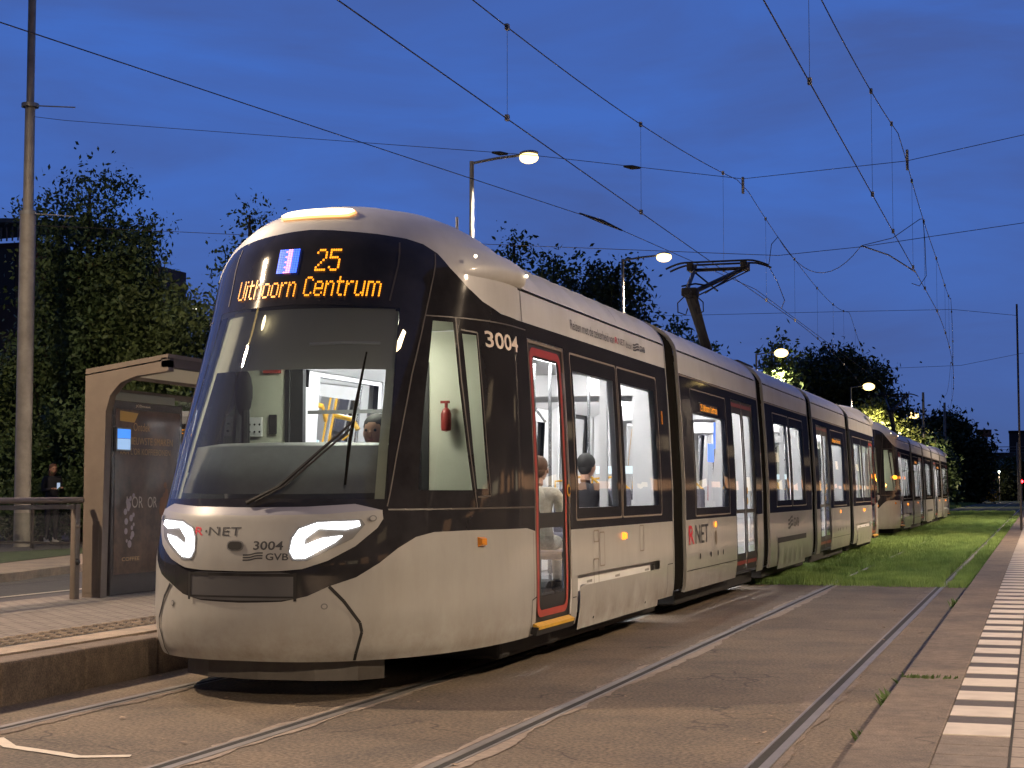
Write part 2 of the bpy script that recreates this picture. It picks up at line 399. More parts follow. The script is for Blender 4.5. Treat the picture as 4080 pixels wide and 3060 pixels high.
# thin joints on cab side
def joint(name,P,w,m,off=.003,sides=(1,-1),par=T1):
    if len(sides)>1: return [joint(name,P,w,m,off,(q,),par) for q in sides][0]
    V=[];Fc=[]
    for s in sides:
        for i in range(len(P)-1):
            a=P[i];b=P[i+1]; n=max(1,int(max(abs(b[0]-a[0])/.05,abs(b[1]-a[1])/.08)))
            for k in range(n):
                p=(a[0]+(b[0]-a[0])*k/n,a[1]+(b[1]-a[1])*k/n); q=(a[0]+(b[0]-a[0])*(k+1)/n,a[1]+(b[1]-a[1])*(k+1)/n)
                A=F(s*p[0],p[1],off);B=F(s*q[0],q[1],off); d=(B-A).normalized(); nn=nrm(s*p[0],p[1]); t=d.cross(nn)*w/2
                kk=len(V); V+=[A-t,A+t,B+t,B-t]; Fc.append((kk,kk+1,kk+2,kk+3))
    return mk(name,V,Fc,m,par)
joint('panel_joint',[(.229,.77),(.273,.673),(.323,.527),(.328,.466),(.306,.328),(.298,.28)],.022,M_DK,.008)
joint('panel_joint',[(.625,2.66),(.655,2.2),(.727,1.40),(.74,1.27)],.014,M_JNT)
joint('panel_joint',[(.65,2.57),(.73,2.56),(.80,1.36),(.74,1.35)],.012,M_JNT)
joint('panel_joint',[(.41,1.268),(.8,1.27),(U(12.22),1.27)],.012,M_JNT)
joint('panel_joint',[(.50,2.655),(.8,2.66),(U(12.22),2.66)],.010,M_JNT)
joint('panel_joint',[(U(12.14),2.72),(U(12.14),3.02)],.012,M_DK)
joint('panel_joint',[(U(12.14),.27),(U(12.14),.55),(U(12.25),.57)],.01,M_DK)
joint('panel_joint',[(U(12.19),.57),(U(12.19),1.07)],.006,M_JNT)
joint('panel_joint',[(.545,3.13),(.503,2.70),(.458,2.22),(.405,1.29)],.010,M_JNT)
joint('panel_joint',[(.40,3.20),(.36,2.75)],.012,M_JNT)
joint('panel_joint',[(U(15.3),3.06),(U(15.3),3.5)],.008,M_DK)
joint('panel_joint',[(U(17.0),.30),(U(17.0),.62),(U(17.25),.62)],.008,M_DK)
joint('panel_joint',[(U(13.3),.50),(U(13.42),.50)],.008,M_DK)
for y_,z0_,z1_ in ((14.0,.94,1.05),(14.2,.72,1.03),(15.75,.80,1.06),(13.98,.55,.80)):
    P=rect(y_,y_+.18,z0_,z1_,.02); patch('hatch',P,[ring(P,.012)],M_SEAL,.003,T1,(1,-1),dz=.2)
# hood
hood=[(0,1.225),(.107,1.23),(.214,1.235),(.325,1.255),(.389,1.263),(.395,1.205),(.378,1.146),(.31,1.028),(.225,.936),(.15,.885),(.09,.872),(0,.868)]
patch('nose_panel',hood[:-1]+[(0,.868)],[],M_SIL,.014,T1,(1,-1),du=.012,dz=.03)
patch('hood_ledge',[(0,1.225),(.107,1.23),(.214,1.235),(.325,1.255),(.389,1.263),(.30,1.305),(.15,1.285),(0,1.28)],[],mat('hood_top',(.28,.28,.33),.4),.010,T1,(1,-1),dz=.03)
grl=[(0,.675),(.09,.68),(.125,.69),(.125,.853),(.09,.862),(0,.858)]
patch('bumper_grille',grl,[],mat('grille_plastic',(.085,.085,.09),.45),.008,T1,(1,-1)); 
joint('grille_slot',[(0,.845),(.13,.845)],.02,M_DK,.013); joint('grille_slot',[(0,.70),(.125,.70)],.012,M_DK,.013)
joint('grille_slot',[(.13,.675),(.13,.86)],.02,M_DK,.013)
C_=[(.125,1.078),(.142,1.137),(.195,1.179),(.318,1.189),(.321,1.159),(.279,1.136),(.198,1.143),(.159,1.078),(.154,1.031),(.208,1.078),(.269,1.095),(.247,1.054),(.16,.955),(.128,.952),(.118,.996)]
for s in (1,-1):
    h=patch('headlight',C_,[],M_HEAD,.024,T1,(s,),du=.02,dz=.03)
    big=[(.112,.985),(.117,1.085),(.138,1.15),(.193,1.196),(.325,1.203),(.338,1.168),(.300,1.075),(.255,1.03),(.165,.935),(.122,.937)]
    patch('headlight_housing',big,[],mat('lamp_housing',(.20,.20,.20),.25),.019,h,(s,),du=.03,dz=.04)
def blob(cx,cz,rx,rz,n=14,p=2):
    return [(cx+rx*math.copysign(abs(math.cos(t))**(2/p),math.cos(t)),cz+rz*math.copysign(abs(math.sin(t))**(2/p),math.sin(t))) for t in [2*math.pi*k/n for k in range(n)]]
quads_nose('camera_lens',[blob(-.03,1.03,.052,.026,p=3)],M_DK,.024,T1)
quads_nose('camera_bezel',[blob(-.03,1.03,.062,.034,p=3)],M_GREY,.020,T1)
for a,z in ((.36,1.206),(.215,.64)):
    for s in (1,-1):
        x=Xof(a,z)*s; quads_nose('screw_cap',[blob(x,z,.02,.02)],M_GREY,.022 if z>1 else .004,T1); quads_nose('screw_cap',[blob(x,z,.013,.013)],M_SIL,.026 if z>1 else .008,T1)
# roof lamp
def topl(g): return [( -.62-g,3.41-g*.3),(-.56-g,3.475+g*.15),(-.2,3.492+g*.2),(.24+g,3.455+g*.2),(.27+g,3.42-g*.2),(.22,3.395-g*.4),(-.55,3.392-g*.4)]
tl=blob(-.03,3.43,.30,.032,18,4)
def slices(cx,cz,rx,rz,n=16,p=4):
    f=lambda x: rz*max(0,1-abs((x-cx)/rx)**p)**(1/p)
    xs=[cx-rx+2*rx*i/n for i in range(n+1)]
    return [[(a,cz-f(a)),(b,cz-f(b)),(b,cz),(a,cz)] for a,b in zip(xs,xs[1:])]+[[(a,cz),(b,cz),(b,cz+f(b)),(a,cz+f(a))] for a,b in zip(xs,xs[1:])]
quads_nose('roof_light',slices(-.03,3.43,.30,.032),M_TOPL,.026,T1); quads_nose('roof_light_rim',slices(-.03,3.43,.315,.040),emis('roof_light_rim',(1,.42,.12),1.6),.012,T1)
# lettering on the nose
x0,x1=Xof(-.30,2.84),Xof(.325,2.84)
quads_nose('destination_display',[[(x0-.05,2.745),(x1+.05,2.745),(x1+.05,2.945),(x0-.05,2.945)]],M_BLKM,.003,T1) if False else None
quads_nose('destination_text',led('Uithoorn Centrum',x0,x1,2.775,2.925),M_AMB,.012,T1)
xa0,xa1=Xof(.060,3.05),Xof(.160,3.05)
quads_nose('route_number',led('25',xa0,xa1,2.965,3.135),M_AMB,.012,T1)
b0,b1=Xof(-.115,3.05),Xof(-.018,3.05)
Qb=[];Qp=[]
for i in range(9):
    for j in range(14):
        a_=b0+(b1-b0)*i/9; c_=b0+(b1-b0)*(i+.86)/9; d_=2.96+.185*j/14; e_=2.96+.185*(j+.8)/14
        (Qp if i in (4,5) or (i==3 and j%3==0) else Qb).append([(a_,d_),(c_,d_),(c_,e_),(a_,e_)])
quads_nose('route_colour_panel',Qb,M_BLU,.012,T1); quads_nose('route_colour_stripe',Qp,M_PNK,.012,T1)
X=lambda a,z: Xof(a,z)
ra,rb=X(-.122,1.12),X(.012,1.12)
def rnet_nose(x0,x1,z0,z1):
    w=(x1-x0)
    text_nose('operator_mark','R',x0,x0+w*.2,z0,z1,M_TXTR,.0168,T1,True)
    text_nose('operator_mark','NET',x0+w*.32,x1,z0,z1,M_TXTD,.0168,T1)
    quads_nose('operator_mark',[blob(x0+w*.26,(z0+z1)/2,.008,.008),blob(x0+w*.50,z1-.004,.007,.007),blob(x0+w*.72,(z0+z1)/2,.007,.007)],M_TXTD,.0168,T1)
rnet_nose(-.36,-.02+.02,1.095,1.15)
text_nose('fleet_number','3004',X(.0,1)+.10,X(.085,1)+.03,1.005,1.062,M_TXTD,.0168,T1,True)
def waves_pts(x0,x1,z0,z1):
    Q=[]
    for k in range(3):
        zc=z0+(z1-z0)*(.2+.3*k)+0; sh=(x1-x0)*.0
        up=[];dn=[]
        for i in range(9):
            t=i/8; x=x0+(x1-x0)*t; z=zc+(z1-z0)*.13*math.tanh((t-.5)*6)
            up.append((x,z+(z1-z0)*.09)); dn.append((x,z-(z1-z0)*.09))
        for i in range(8): Q.append([dn[i],dn[i+1],up[i+1],up[i]])
    return Q
quads_nose('operator_waves',waves_pts(.03,.17,.935,.99),M_TXTD,.0168,T1)
text_nose('operator_name','GVB',.19,.34,.94,.985,M_TXTD,.0168,T1,True)
text_side('fleet_number','3004',11.42,11.98,2.46,2.585,M_TXTW,.006,T1,True)
# slogan
text_side('slogan','Reizen met de zekerheid van',13.56,15.09,2.795,2.88,M_TXTD,.005,T1)
text_side('slogan','R',15.13,15.24,2.81,2.87,M_TXTR,.005,T1,True); text_side('slogan','NET',15.26,15.52,2.81,2.87,M_TXTD,.005,T1)
text_side('slogan','door',15.56,15.80,2.80,2.865,M_TXTD,.005,T1)
quads_side('operator_waves',[[(y,z) for y,z in q] for q in waves_pts(15.86,16.12,2.795,2.885)],M_TXTD,.005,T1)
text_side('operator_name','GVB',16.15,16.38,2.81,2.87,M_TXTD,.005,T1,True)
# roof shoulder pod
def pod(sides=(1,-1)):
    if len(sides)>1: [pod((q,)) for q in sides]; return
    V=[];Nn=[];Fc=[]; nu,nz=24,14
    for s in sides:
        k0=len(V)
        for i in range(nu+1):
            for j in range(nz+1):
                u=.58+(1.205-.58)*i/nu; z=2.985+(3.27-2.985)*j/nz
                tu=i/nu; tz=j/nz
                b=(min(1,tu/.75)**1.3)*(1 if tu<.96 else max(0,(1-tu)/.04)**.5)
                c=max(0,1-abs(tz-.30)/.30)**.5 if tz<.30 else max(0,1-((tz-.30)/.70)**2.0)
                V.append(F(s*u,z,.075*b*c+.001-.004*(1-b*c)))
        for i in range(nu):
            for j in range(nz):
                a=k0+i*(nz+1)+j; q=(a,a+nz+1,a+nz+2,a+1); Fc.append(q if s>0 else q[::-1])
    o=mk('roof_pod',V,Fc,M_ROOF,T1,True); return o
pod()
for u_,z_ in ((.70,3.10),(1.14,3.06)):
    p=F(u_,z_,.085); MB().ball(p,.014,8).build('roof_marker',emis('marker_white',(1,.8,.55),6),T1,True)
MB().tube([F(1.1,3.50,0),F(1.1,3.50,0)+Vector((0,0,.14))],.012).build('roof_aerial',M_SIL,T1)
MB().box(-.2,.2,12.35-YC,13.2-YC,3.40,3.46,.02).build('roof_unit',M_ROOF,T1)
# wiper
A=Vector
def fp(a,z,o): return F(a,z,o)
MB().tube([fp(.0,1.30,.03),fp(.07,1.40,.05),fp(.255,1.82,.05),fp(.268,1.86,.045)],[.016,.014,.009,.008],6).build('wiper_arm',M_DK,T1)
MB().tube([fp(.018,1.30,.05),fp(.085,1.40,.06),fp(.265,1.80,.055)],[.008]*3,6).build('wiper_arm',M_DK,T1)
MB().tube([fp(.262,1.43,.02),fp(.264,1.7,.03),fp(.272,2.0,.025),fp(.290,2.36,.012)],[.008,.013,.012,.006],6).build('wiper_blade',M_RUB,T1)
# cab door handle, buttons, markers
MB().tube([F(U(11.31),2.34,.02),F(U(11.31),2.24,.02)],.012).build('grab_handle',M_YPOLE,T1,True) if False else None
def disc_side(name,y,z,r,m,off=.006,par=T1,ry=None):
    return quads_side(name,[blob2(y,z,ry or r,r)],m,off,par)
def blob2(cx,cz,rx,rz,n=16,p=2): return blob(cx,cz,rx,rz,n,p)
MR=[(11.14,1.03,0),(15.10,.97,1)]
for y,z,on in MR:
    for s in (1,-1):
        V=[F(s*ya(y_,z_),z_,o_) for y_,z_,o_ in ((y-.05,z-.035,.0),(y+.05,z-.035,.0),(y+.05,z+.035,.0),(y-.05,z+.035,.0),(y-.035,z-.022,.03),(y+.035,z-.022,.03),(y+.035,z+.022,.03),(y-.035,z+.022,.03))]
        mk('side_marker',V,[(4,5,6,7),(0,1,5,4),(1,2,6,5),(2,3,7,6),(3,0,4,7)],M_ORL if on else M_ORD,T1)
for z_,on in ((2.44,1),):
    quads_nose('indicator_and_glint',[[(X(.404,2.50),2.37),(X(.416,2.50),2.40),(X(.424,2.50),2.52),(X(.412,2.50),2.54),(X(.400,2.5),2.45)]],M_TOPL,.008,T1)  # lamp reflection on the windscreen pillar, painted as a glowing patch
quads_nose('indicator_and_glint',[blob(X(-.119,2.6),2.60,.014,.06)],M_TOPL,-.01,T1)  # yellow lamp reflection in the windscreen, made as a glowing blob
quads_side('side_reflector',[rect_pts for rect_pts in [[(16.93,2.10),(16.99,2.10),(16.99,2.24),(16.93,2.24)]]],M_ORD,.006,T1,(1,-1))
# doors ---------------------------------------------------------
def door_single(par,y0=12.25,y1=13.27):
    for s in (1,-1):
        g1=rect(y0+.16,y1-.18,1.22,2.46,.04); g2=rect(y0+.17,y1-.20,.56,1.10,.03)
        d=patch('door',rect(y0+.0,y1-.0,.335,2.60),[g1,g2],M_BLKM,-.015,par,(s,),dz=.2)
        patch('door_glass',g1,[],M_GLS,-.02,d,(s,),dz=.3); patch('door_glass',g2,[],M_GLS,-.02,d,(s,),dz=.3)
        R=rect(y0+.06,y1-.08,.40,2.54,.10,5); Ri=rect(y0+.115,y1-.135,.455,2.475,.07,5)
        patch('door_trim',R,[Ri],M_RED,-.008,d,(s,),dz=.2)
        R=rect(y0+.005,y1-.005,.34,2.595); patch('door_seal',R,[ring(R,.025)],M_SEAL,-.004,d,(s,),dz=.3)
        V=[F(s*U(y),z,o) for y in (y0-.08,y1-.04) for z,o in ((.29,0),(.34,0),(.345,.05),(.285,.05))]
        mk('door_step',V,[(0,1,2,3),(4,7,6,5),(0,4,5,1),(1,5,6,2),(3,2,6,7),(0,3,7,4)],M_DK,d)
        V=[F(s*U(y),z,o) for y in (y0-.05,y1-.07) for z,o in ((.342,.0),(.365,.0),(.35,.055),(.33,.055))]
        mk('door_step_edge',V,[(0,1,2,3),(4,7,6,5),(0,4,5,1),(1,5,6,2),(3,2,6,7),(0,3,7,4)],M_YEL,d)
        quads_side('door_button',[blob(y1-.06,1.40,.055,.055)],M_YEL,.004,d,(s,)); quads_side('door_button_ring',[blob(y1-.06,1.40,.033,.033)],M_DK,.008,d,(s,))
door_single(T1)
# bogie cover
for s in (1,-1):
    bc=patch('bogie_cover',[(U(13.50),.215),(U(16.58),.215),(U(16.58),.595),(U(13.50),.585)],[],M_SIL,.012,T1,(s,),dz=.2)
    patch('bogie_recess',[(U(13.46),.215),(U(16.62),.215),(U(16.62),.68),(U(13.46),.68)],[],M_DK,-.06,T1,(s,),dz=.2)
    for y in (13.75,14.75,15.95): quads_side('bogie_hinge',[[(y,.60),(y+.18,.60),(y+.18,.625),(y,.62)]],M_GALV,.0,bc,(s,))
    for y in (14.0,16.0): quads_side('bogie_latch',[blob(y,.29,.02,.012)],M_DK,.016,bc,(s,))
# end ring of the front section
def ringband(name,y0,y1,off0,off1,m,par,zlo=.27,cap=True):
    zz=list(np.linspace(zlo,3.575,46)); V=[];Fc=[]
    prof=[]
    for s,zl in ((1,zz),(-1,zz[::-1])):
        for z in zl: prof.append((s,z))
    n=len(prof)
    for y,o in ((y0,off0),(y1,off1)):
        for s,z in prof: V.append(F(s*U(y),z,o))
    for i in range(n-1): Fc.append((i,n+i,n+i+1,i+1))
    return V,Fc,n
def bellows(y0,y1,par):
    V=[];Fc=[]; nb=9; base=0; n=None
    ys=[y0+(y1-y0)*k/(2*nb) for k in range(2*nb+1)]
    for k,y in enumerate(ys):
        off=-.035 if k%2==0 else -.075
        v,f,n=ringband('x',y,y,off,off,None,par,.30)
        V+=v[:n]
    for k in range(len(ys)-1):
        for i in range(n-1): Fc.append((k*n+i,(k+1)*n+i,(k+1)*n+i+1,k*n+i+1))
    return mk('bellows',V,Fc,M_RUB,par)
def endcap(y,par,w=.03,d=1):
    v,f,n=ringband('x',y-(.0 if d>0 else .035),y+(.035 if d>0 else 0),.004,.004,None,par)
    V=list(v[:2*n]);Fc=list(f)
    v2,_,_=ringband('x',y,y,-w,-w,None,par); yy=y+(.035 if d>0 else -.035)
    v3,_,_=ringband('x',yy,yy,.004,.004,None,par); v4,_,_=ringband('x',yy,yy,-w,-w,None,par)
    k=len(V); V+=v3[:n]+v4[:n]; Fc+=[(k+i,k+n+i,k+n+i+1,k+i+1) for i in range(n-1)]
    return mk('end_frame',V,Fc,M_SIL,par,True)
endcap(17.30,T1)
bellows(17.335,17.965,T1)
# interior liner ------------------------------------------------
def liner(y0,y1,holes,par):
    patch('inner_lining',[(U(y0),.34),(U(y1),.34),(U(y1),2.66),(U(y0),2.66)],holes,M_WHI,-.055,par,(1,-1),dz=.3,flip=True)
def interior(y0,y1,par):
    b=MB(); b.box(-1.18,1.18,y0-YC,y1-YC,.28,.34); b.build('floor_panel',M_FLR,par)
    MB().box(-1.10,1.10,y0-YC,y1-YC,2.66,2.70).build('ceiling_panel',M_WHI,par)
    m=MB()
    for x in (-.62,.62): m.box(x-.045,x+.045,y0+.15-YC,y1-.15-YC,2.625,2.655)
    m.build('saloon_lamp',M_CEIL,par)
    m=MB()
    for s in (1,-1):
        m.add([Vector(q) for q in ((s*1.14,y0-YC,2.47),(s*.80,y0-YC,2.655),(s*.80,y1-YC,2.655),(s*1.14,y1-YC,2.47))],[(0,1,2,3)])
    m.build('ceiling_cove',M_WHI,par)
def portal(par,y,w=.45,full=True):
    for s in (1,-1):
        m=MB(); m.box(min(s*1.14,s*(1.14-w)),max(s*1.14,s*(1.14-w)),y-.03-YC,y+.03-YC,.34,2.655); m.build('gangway_portal',M_WHI,par)
    m=MB()
    if full: m.box(-1.14+w,1.14-w,y-.03-YC,y+.03-YC,2.42,2.655); m.build('gangway_header',M_WHI,par)
def seats(par,ys,face=1,red=False):
    for y in ys:
        for x in (-.78,.78):
            m=MB(); m.box(x-.22,x+.22,y-.22-YC,y+.2-YC,.78,.86,.03); m.box(x-.22,x+.22,y+(.16 if face>0 else -.22)-YC,y+(.22 if face>0 else -.16)-YC,.84,1.42,.03)
            m.box(x-.20,x+.20,y-.15-YC,y+.15-YC,.345,.775)
            o=m.build('seat',M_SRED if red else M_SEAT,par)
            MB().tube([(x-.2,y+(.2 if face>0 else -.2)-YC,1.40),(x-.2,y+(.2 if face>0 else -.2)-YC,1.52),(x+.05,y+(.2 if face>0 else -.2)-YC,1.54),(x+.2,y+(.2 if face>0 else -.2)-YC,1.41)],.014,6).build('seat_grip',M_YPOLE,o)
def poles(par,L_,m=M_CHR):
    for x,y in L_: MB().tube([(x,y-YC,.34),(x,y-YC,1.4),(x,y-YC,2.655)],.017,8).build('grab_pole',m,par)
dh=rect(12.25,13.27,.345,2.60)
liner(12.45-.0,M1E,[rect(12.46,13.2,.40,2.56),WIN1,WIN2],T1) if False else None
patch('inner_lining',[(U(13.30),.34),(UE,.34),(UE,2.66),(U(13.30),2.66)],[WIN1,WIN2],M_WHI,-.055,T1,(1,-1),dz=.3,flip=True)
interior(12.3,M1E,T1); seats(T1,(16.35,),1); seats(T1,(15.35,),1); poles(T1,[(-.4,13.4),(.45,13.5),(.4,15.6),(-.35,16.6),(.45,16.9)])
MB().tube([(.42,15.0-YC,2.62),(.42,15.0-YC,2.2),(.62,14.7-YC,2.05)],.015,8).build('grab_pole',M_CHR,T1)
MB().box(.62,.66,13.25-YC,13.95-YC,.35,2.60,.01).build('draught_screen',M_WHI,T1)
m=MB(); m.box(-1.12,-1.04,12.40-YC,13.15-YC,.35,2.3); m.build('far_door_pillar',M_WHI,T1)
MB().tube([(.95,12.55-YC,1.9),(.7,12.95-YC,1.98)],.028,8).build('grab_rail',M_YPOLE,T1)
MB().tube([(.98,12.50-YC,.97),(.78,12.95-YC,.86)],.03,8).build('grab_rail',M_YPOLE,T1)
MB().box(.78,.86,12.75-YC,13.2-YC,.36,2.6,.01).build('partition_post',M_WHI,T1)
# notices on the partition seen through the door
MB().box(.775,.779,12.85-YC,13.0-YC,1.72,1.90).build('notice',M_TXTW,T1); MB().box(.770,.774,12.87-YC,12.98-YC,1.84,1.88).build('notice_header',M_RED,T1)
portal(T1,17.05,.24); portal(T1,15.02,.07,False)
MB().box(.70,1.10,13.6-YC,14.0-YC,.80,.88,.03).build('seat',M_SEAT,T1)
# cab ------------------------------------------------------------
py=12.15-YC
def lx(X): return X-XC
m=MB(); m.box(lx(-6.20),lx(-5.86),py,py+.05,.4,2.66); m.build('cab_partition',M_CAB,T1)
MB().box(lx(-4.60),lx(-3.90),py,py+.05,.4,2.66).build('cab_partition',M_CAB,T1)
MB().box(lx(-5.86),lx(-4.60),py,py+.05,2.42,2.66).build('cab_partition',M_CAB,T1)
MB().box(lx(-5.86),lx(-4.60),py,py+.05,.4,1.35).build('cab_partition',M_GREY,T1)
m=MB(); m.box(lx(-5.855),lx(-5.82),py-.02,py+.03,.4,2.42); m.box(lx(-5.80),lx(-5.69),py-.03,py+.03,.4,2.42); m.build('cab_door_post',M_BLKM,T1)
MB().box(lx(-5.815),lx(-5.805),py-.03,py+.0,.4,2.42).build('cab_door_edge',M_CHR,T1)
MB().box(lx(-4.95),lx(-4.602),py-.01,py+.03,1.35,2.42).build('cab_door_panel',M_BLKM,T1)
MB().box(lx(-5.66),lx(-4.96),py+.0,py+.02,2.02,2.05).build('cab_door_bar',M_GREY,T1)
MB().tube([(lx(-5.55),py+.3,2.02),(lx(-5.40),py+.3,1.99),(lx(-5.34),py+.3,1.90)],.022,8).build('grab_rail',M_YPOLE,T1)
m=MB(); m.box(lx(-6.20),lx(-6.06),py-.02,py-.005,1.84,2.0,.004); m.build('switch_panel',M_WHI,T1)
m=MB(); [m.ball((lx(-6.17+.045*i),py-.025,1.88+.06*j),.010,6) for i in range(3) for j in range(2)]; m.build('switch',M_DK,T1)
m=MB(); m.box(lx(-6.0),lx(-5.93),py-.02,py-.005,1.86,2.02,.004); m.build('door_control',M_DK,T1)
MB().box(lx(-6.05),lx(-5.90),py-.03,py-.0,2.36,2.42).build('emergency_hammer_box',M_RED,T1)
# monitor on a stalk (dark oval)
m=MB(); m.ball((lx(-6.18),py-.12,2.20),.20,14,(.42,.2,1)); m.tube([(lx(-6.16),py-.12,2.05),(lx(-6.15),py-.12,1.5)],.035,8); m.build('driver_monitor',M_DK,T1,True)
# dashboard
V=[];zz=[]
for t in np.linspace(-.36,.40,19):
    p=F(t,1.40,-.06); q=F(t,1.73,-.08); V+= [p,q,Vector((q.x*.98,q.y+.30,1.735)),Vector((q.x*.95,q.y+.36,1.3))]
Fc=[]
for i in range(18):
    for j in range(3): a=i*4+j; Fc.append((a,a+4,a+5,a+1))
mk('dashboard',V,Fc,M_GREY,T1,True)
MB().box(-.35,.0,10.62-YC,10.66-YC,1.55,1.68,.01).build('dash_screen',M_DK,T1)
# sunshade: pale fabric blind behind the glass
V=[];Fc=[]
ts=np.linspace(-.345,.392,17)
for t in ts: V+=[F(t,2.265,-.05),F(t,2.715,-.05)]
Fc=[(2*i,2*i+2,2*i+3,2*i+1) for i in range(16)]
mk('sun_blind',V,Fc,mat('blind',(.55,.54,.48),.8),T1,True)
MB().tube([F(.08,2.44,-.035),F(.2,2.45,-.035),F(.34,2.45,-.035)],.012,6).build('blind_rail',M_WHI,T1)
MB().box(-.7,.7,11.25-YC,11.30-YC,2.72,3.1).build('display_housing',M_BLKM,T1)
def cabslab(name,z,m,inset=-.10):
    V=[F(t,z,inset) for t in np.linspace(-.98,.98,33)]; V+=[Vector((v.x,12.2-YC,v.z)) for v in V[:]]
    mk(name,V,[(i,i+1,34+i,33+i) for i in range(32)],m,T1)
cabslab('cab_ceiling',2.71,M_CAB); cabslab('cab_floor',.40,M_FLR)
# cab far pillar lining
for s in (1,-1):
    V=[F(s*t,z,-.055) for z in (1.35,1.7,2.1,2.4,2.7) for t in ((.372,.406) if s>0 else (.352,.41))]
    mk('pillar_lining',V,[(2*i,2*i+1,2*i+3,2*i+2) for i in range(4)],M_CAB,T1)
    V=[F(s*t,z,-.06) for z in (1.35,1.7,2.1,2.4,2.7) for t in (.408,.44,.50)]
    mk('pillar_core',V,[(3*i+k,3*i+k+1,3*i+k+4,3*i+k+3) for i in range(4) for k in (0,1)],M_BLKM,T1)
MB().box(-.35,.35,11.50-YC,11.70-YC,2.60,2.63).build('cab_fill_panel',emis('cab_fill_glow',(1,.98,.82),46),T1)  # glowing panel added to brighten the cab interior
# driver seat and extinguisher
m=MB(); m.box(lx(-4.80)-.25,lx(-4.80)+.25,11.4-YC,11.9-YC,.85,.97,.04); m.box(lx(-4.80)-.24,lx(-4.80)+.24,11.82-YC,11.93-YC,.95,1.75,.05); m.tube([(lx(-4.8),11.65-YC,.4),(lx(-4.8),11.65-YC,.86)],.06); m.build('driver_seat',M_SEAT,T1)
m=MB(); m.lathe([(.0,1.86),(.038,1.87),(.042,1.9),(.042,2.0),(.032,2.03),(.014,2.05),(.014,2.09)],lx(-4.43),py-.07,12); m.box(lx(-4.475),lx(-4.405),py-.085,py-.055,2.085,2.105); m.build('fire_extinguisher',mat('extinguisher_red',(.26,.03,.025),.4),T1,True)
# undercarriage
m=MB(); m.box(-1.1,1.1,11.9-YC,17.2-YC,.11,.29,.03); m.build('underframe',M_DK,T1)
V=[];
pts=[( -.80,10.55),(-.66,10.26),(-.40,10.08),(0,10.02),(.40,10.06),(.66,10.18),(.78,10.36)]
V=[(x,y-YC,z) for z in (.13,.27) for x,y in pts]; Fc=[(i,i+1,i+8,i+7) for i in range(6)]
V+= [(x*.97,y+.12-YC,.13) for x,y in pts]; Fc+=[(i,i+14,i+15,i+1) for i in range(6)]
mk('front_valance',V,Fc,mat('valance',(.10,.09,.08),.6,var=.2,scale=8),T1)
def wheels(ys,par):
    for y in ys:
        for x in (-.78,.78):
            m=MB(); 
            V=[];Fc=[]
            for xx,r in ((x-.07,.27),(x-.07,.30),(x+.07,.30),(x+.07,.27)):
                for k in range(20): t=2*math.pi*k/20; V.append((xx,y-YC+r*math.cos(t),.30+r*math.sin(t)))
            for i in range(3):
                for k in range(20): Fc.append((i*20+k,i*20+(k+1)%20,(i+1)*20+(k+1)%20,(i+1)*20+k))
            Fc.append(tuple(range(20))); Fc.append(tuple(range(60,80)))
            mk('wheel',V,Fc,M_DK,par)
wheels((14.1,15.9),T1)
FRONT=[o for o in T1.children]
# intermediate sections ------------------------------------------
def bodyside(y0,y1,wins,door,par,gap=True,lowz=.27):
    N0=len(par.children)
    a,b=U(y0),U(y1); segs=[(y0,y1)]
    if door: segs=[(y0,door[0]),(door[1],y1)]
    for s0,s1 in segs:
        if s1-s0<.03: continue
        patch('silver_shell',[(U(s0),lowz),(U(s1),lowz),(U(s1),1.07),(U(s0),1.07)],[],M_SIL,0,par,(1,-1),dz=.2)
        hs=[rect(*w) for w in wins if w[0]>s0 and w[1]<s1]
        patch('window_band',[(U(s0),1.07),(U(s1),1.07),(U(s1),2.72),(U(s0),2.72)],hs,M_BLK,0,par,(1,-1),dz=.2)
        patch('inner_lining',[(U(s0),.34),(U(s1),.34),(U(s1),2.66),(U(s0),2.66)],hs,M_WHI,-.055,par,(1,-1),dz=.3,flip=True)
    if door: patch('window_band',[(U(door[0]),2.60),(U(door[1]),2.60),(U(door[1]),2.72),(U(door[0]),2.72)],[],M_BLK,0,par,(1,-1))
    for w in wins:
        for s in (1,-1): patch('window',rect(*w),[],M_GLS,-.004,par,(s,),dz=.3)
        frame(rect(w[0]-.10,w[1]+.10,w[2]-.10,2.585,.03),.016,M_SEAL,.004,par)
    patch('roof_shell',[(a,2.72),(b,2.72),(b,2.965),(a,2.965)],[],M_ROOF,0,par,(1,-1),dz=.1)
    patch('roof_shell',[(a,2.995),(b,2.995),(b,3.579),(a,3.579)],[],M_ROOF,.0,par,(1,-1),dz=.05)
    patch('roof_groove',[(a,2.96),(b,2.96),(b,3.0),(a,3.0)],[],M_DK,-.02,par,(1,-1),dz=.02)
    joint('drip_rail',[(a,2.70),(b,2.70)],.02,M_SEAL,.008,(1,-1),par)
    if y1-y0>4: joint('panel_joint',[(U((y0+y1)/2),3.06),(U((y0+y1)/2),3.5)],.008,M_DK,.003,(1,-1),par)
    joint('panel_joint',[(a,.50),(b,.50)] if not door else ([(a,.50),(U(door[0]),.50)]),.008,M_DK,.003,(1,-1),par) if lowz==.27 and not (wins and len(wins)==2) else None
    endcap(y0,par,d=-1); endcap(y1,par,d=1)
    interior(y0,y1,par)
    MB().box(-1.12,1.12,y0+.1-YC,y1-.1-YC,.11,.275,.02).build('underframe',M_DK,par)
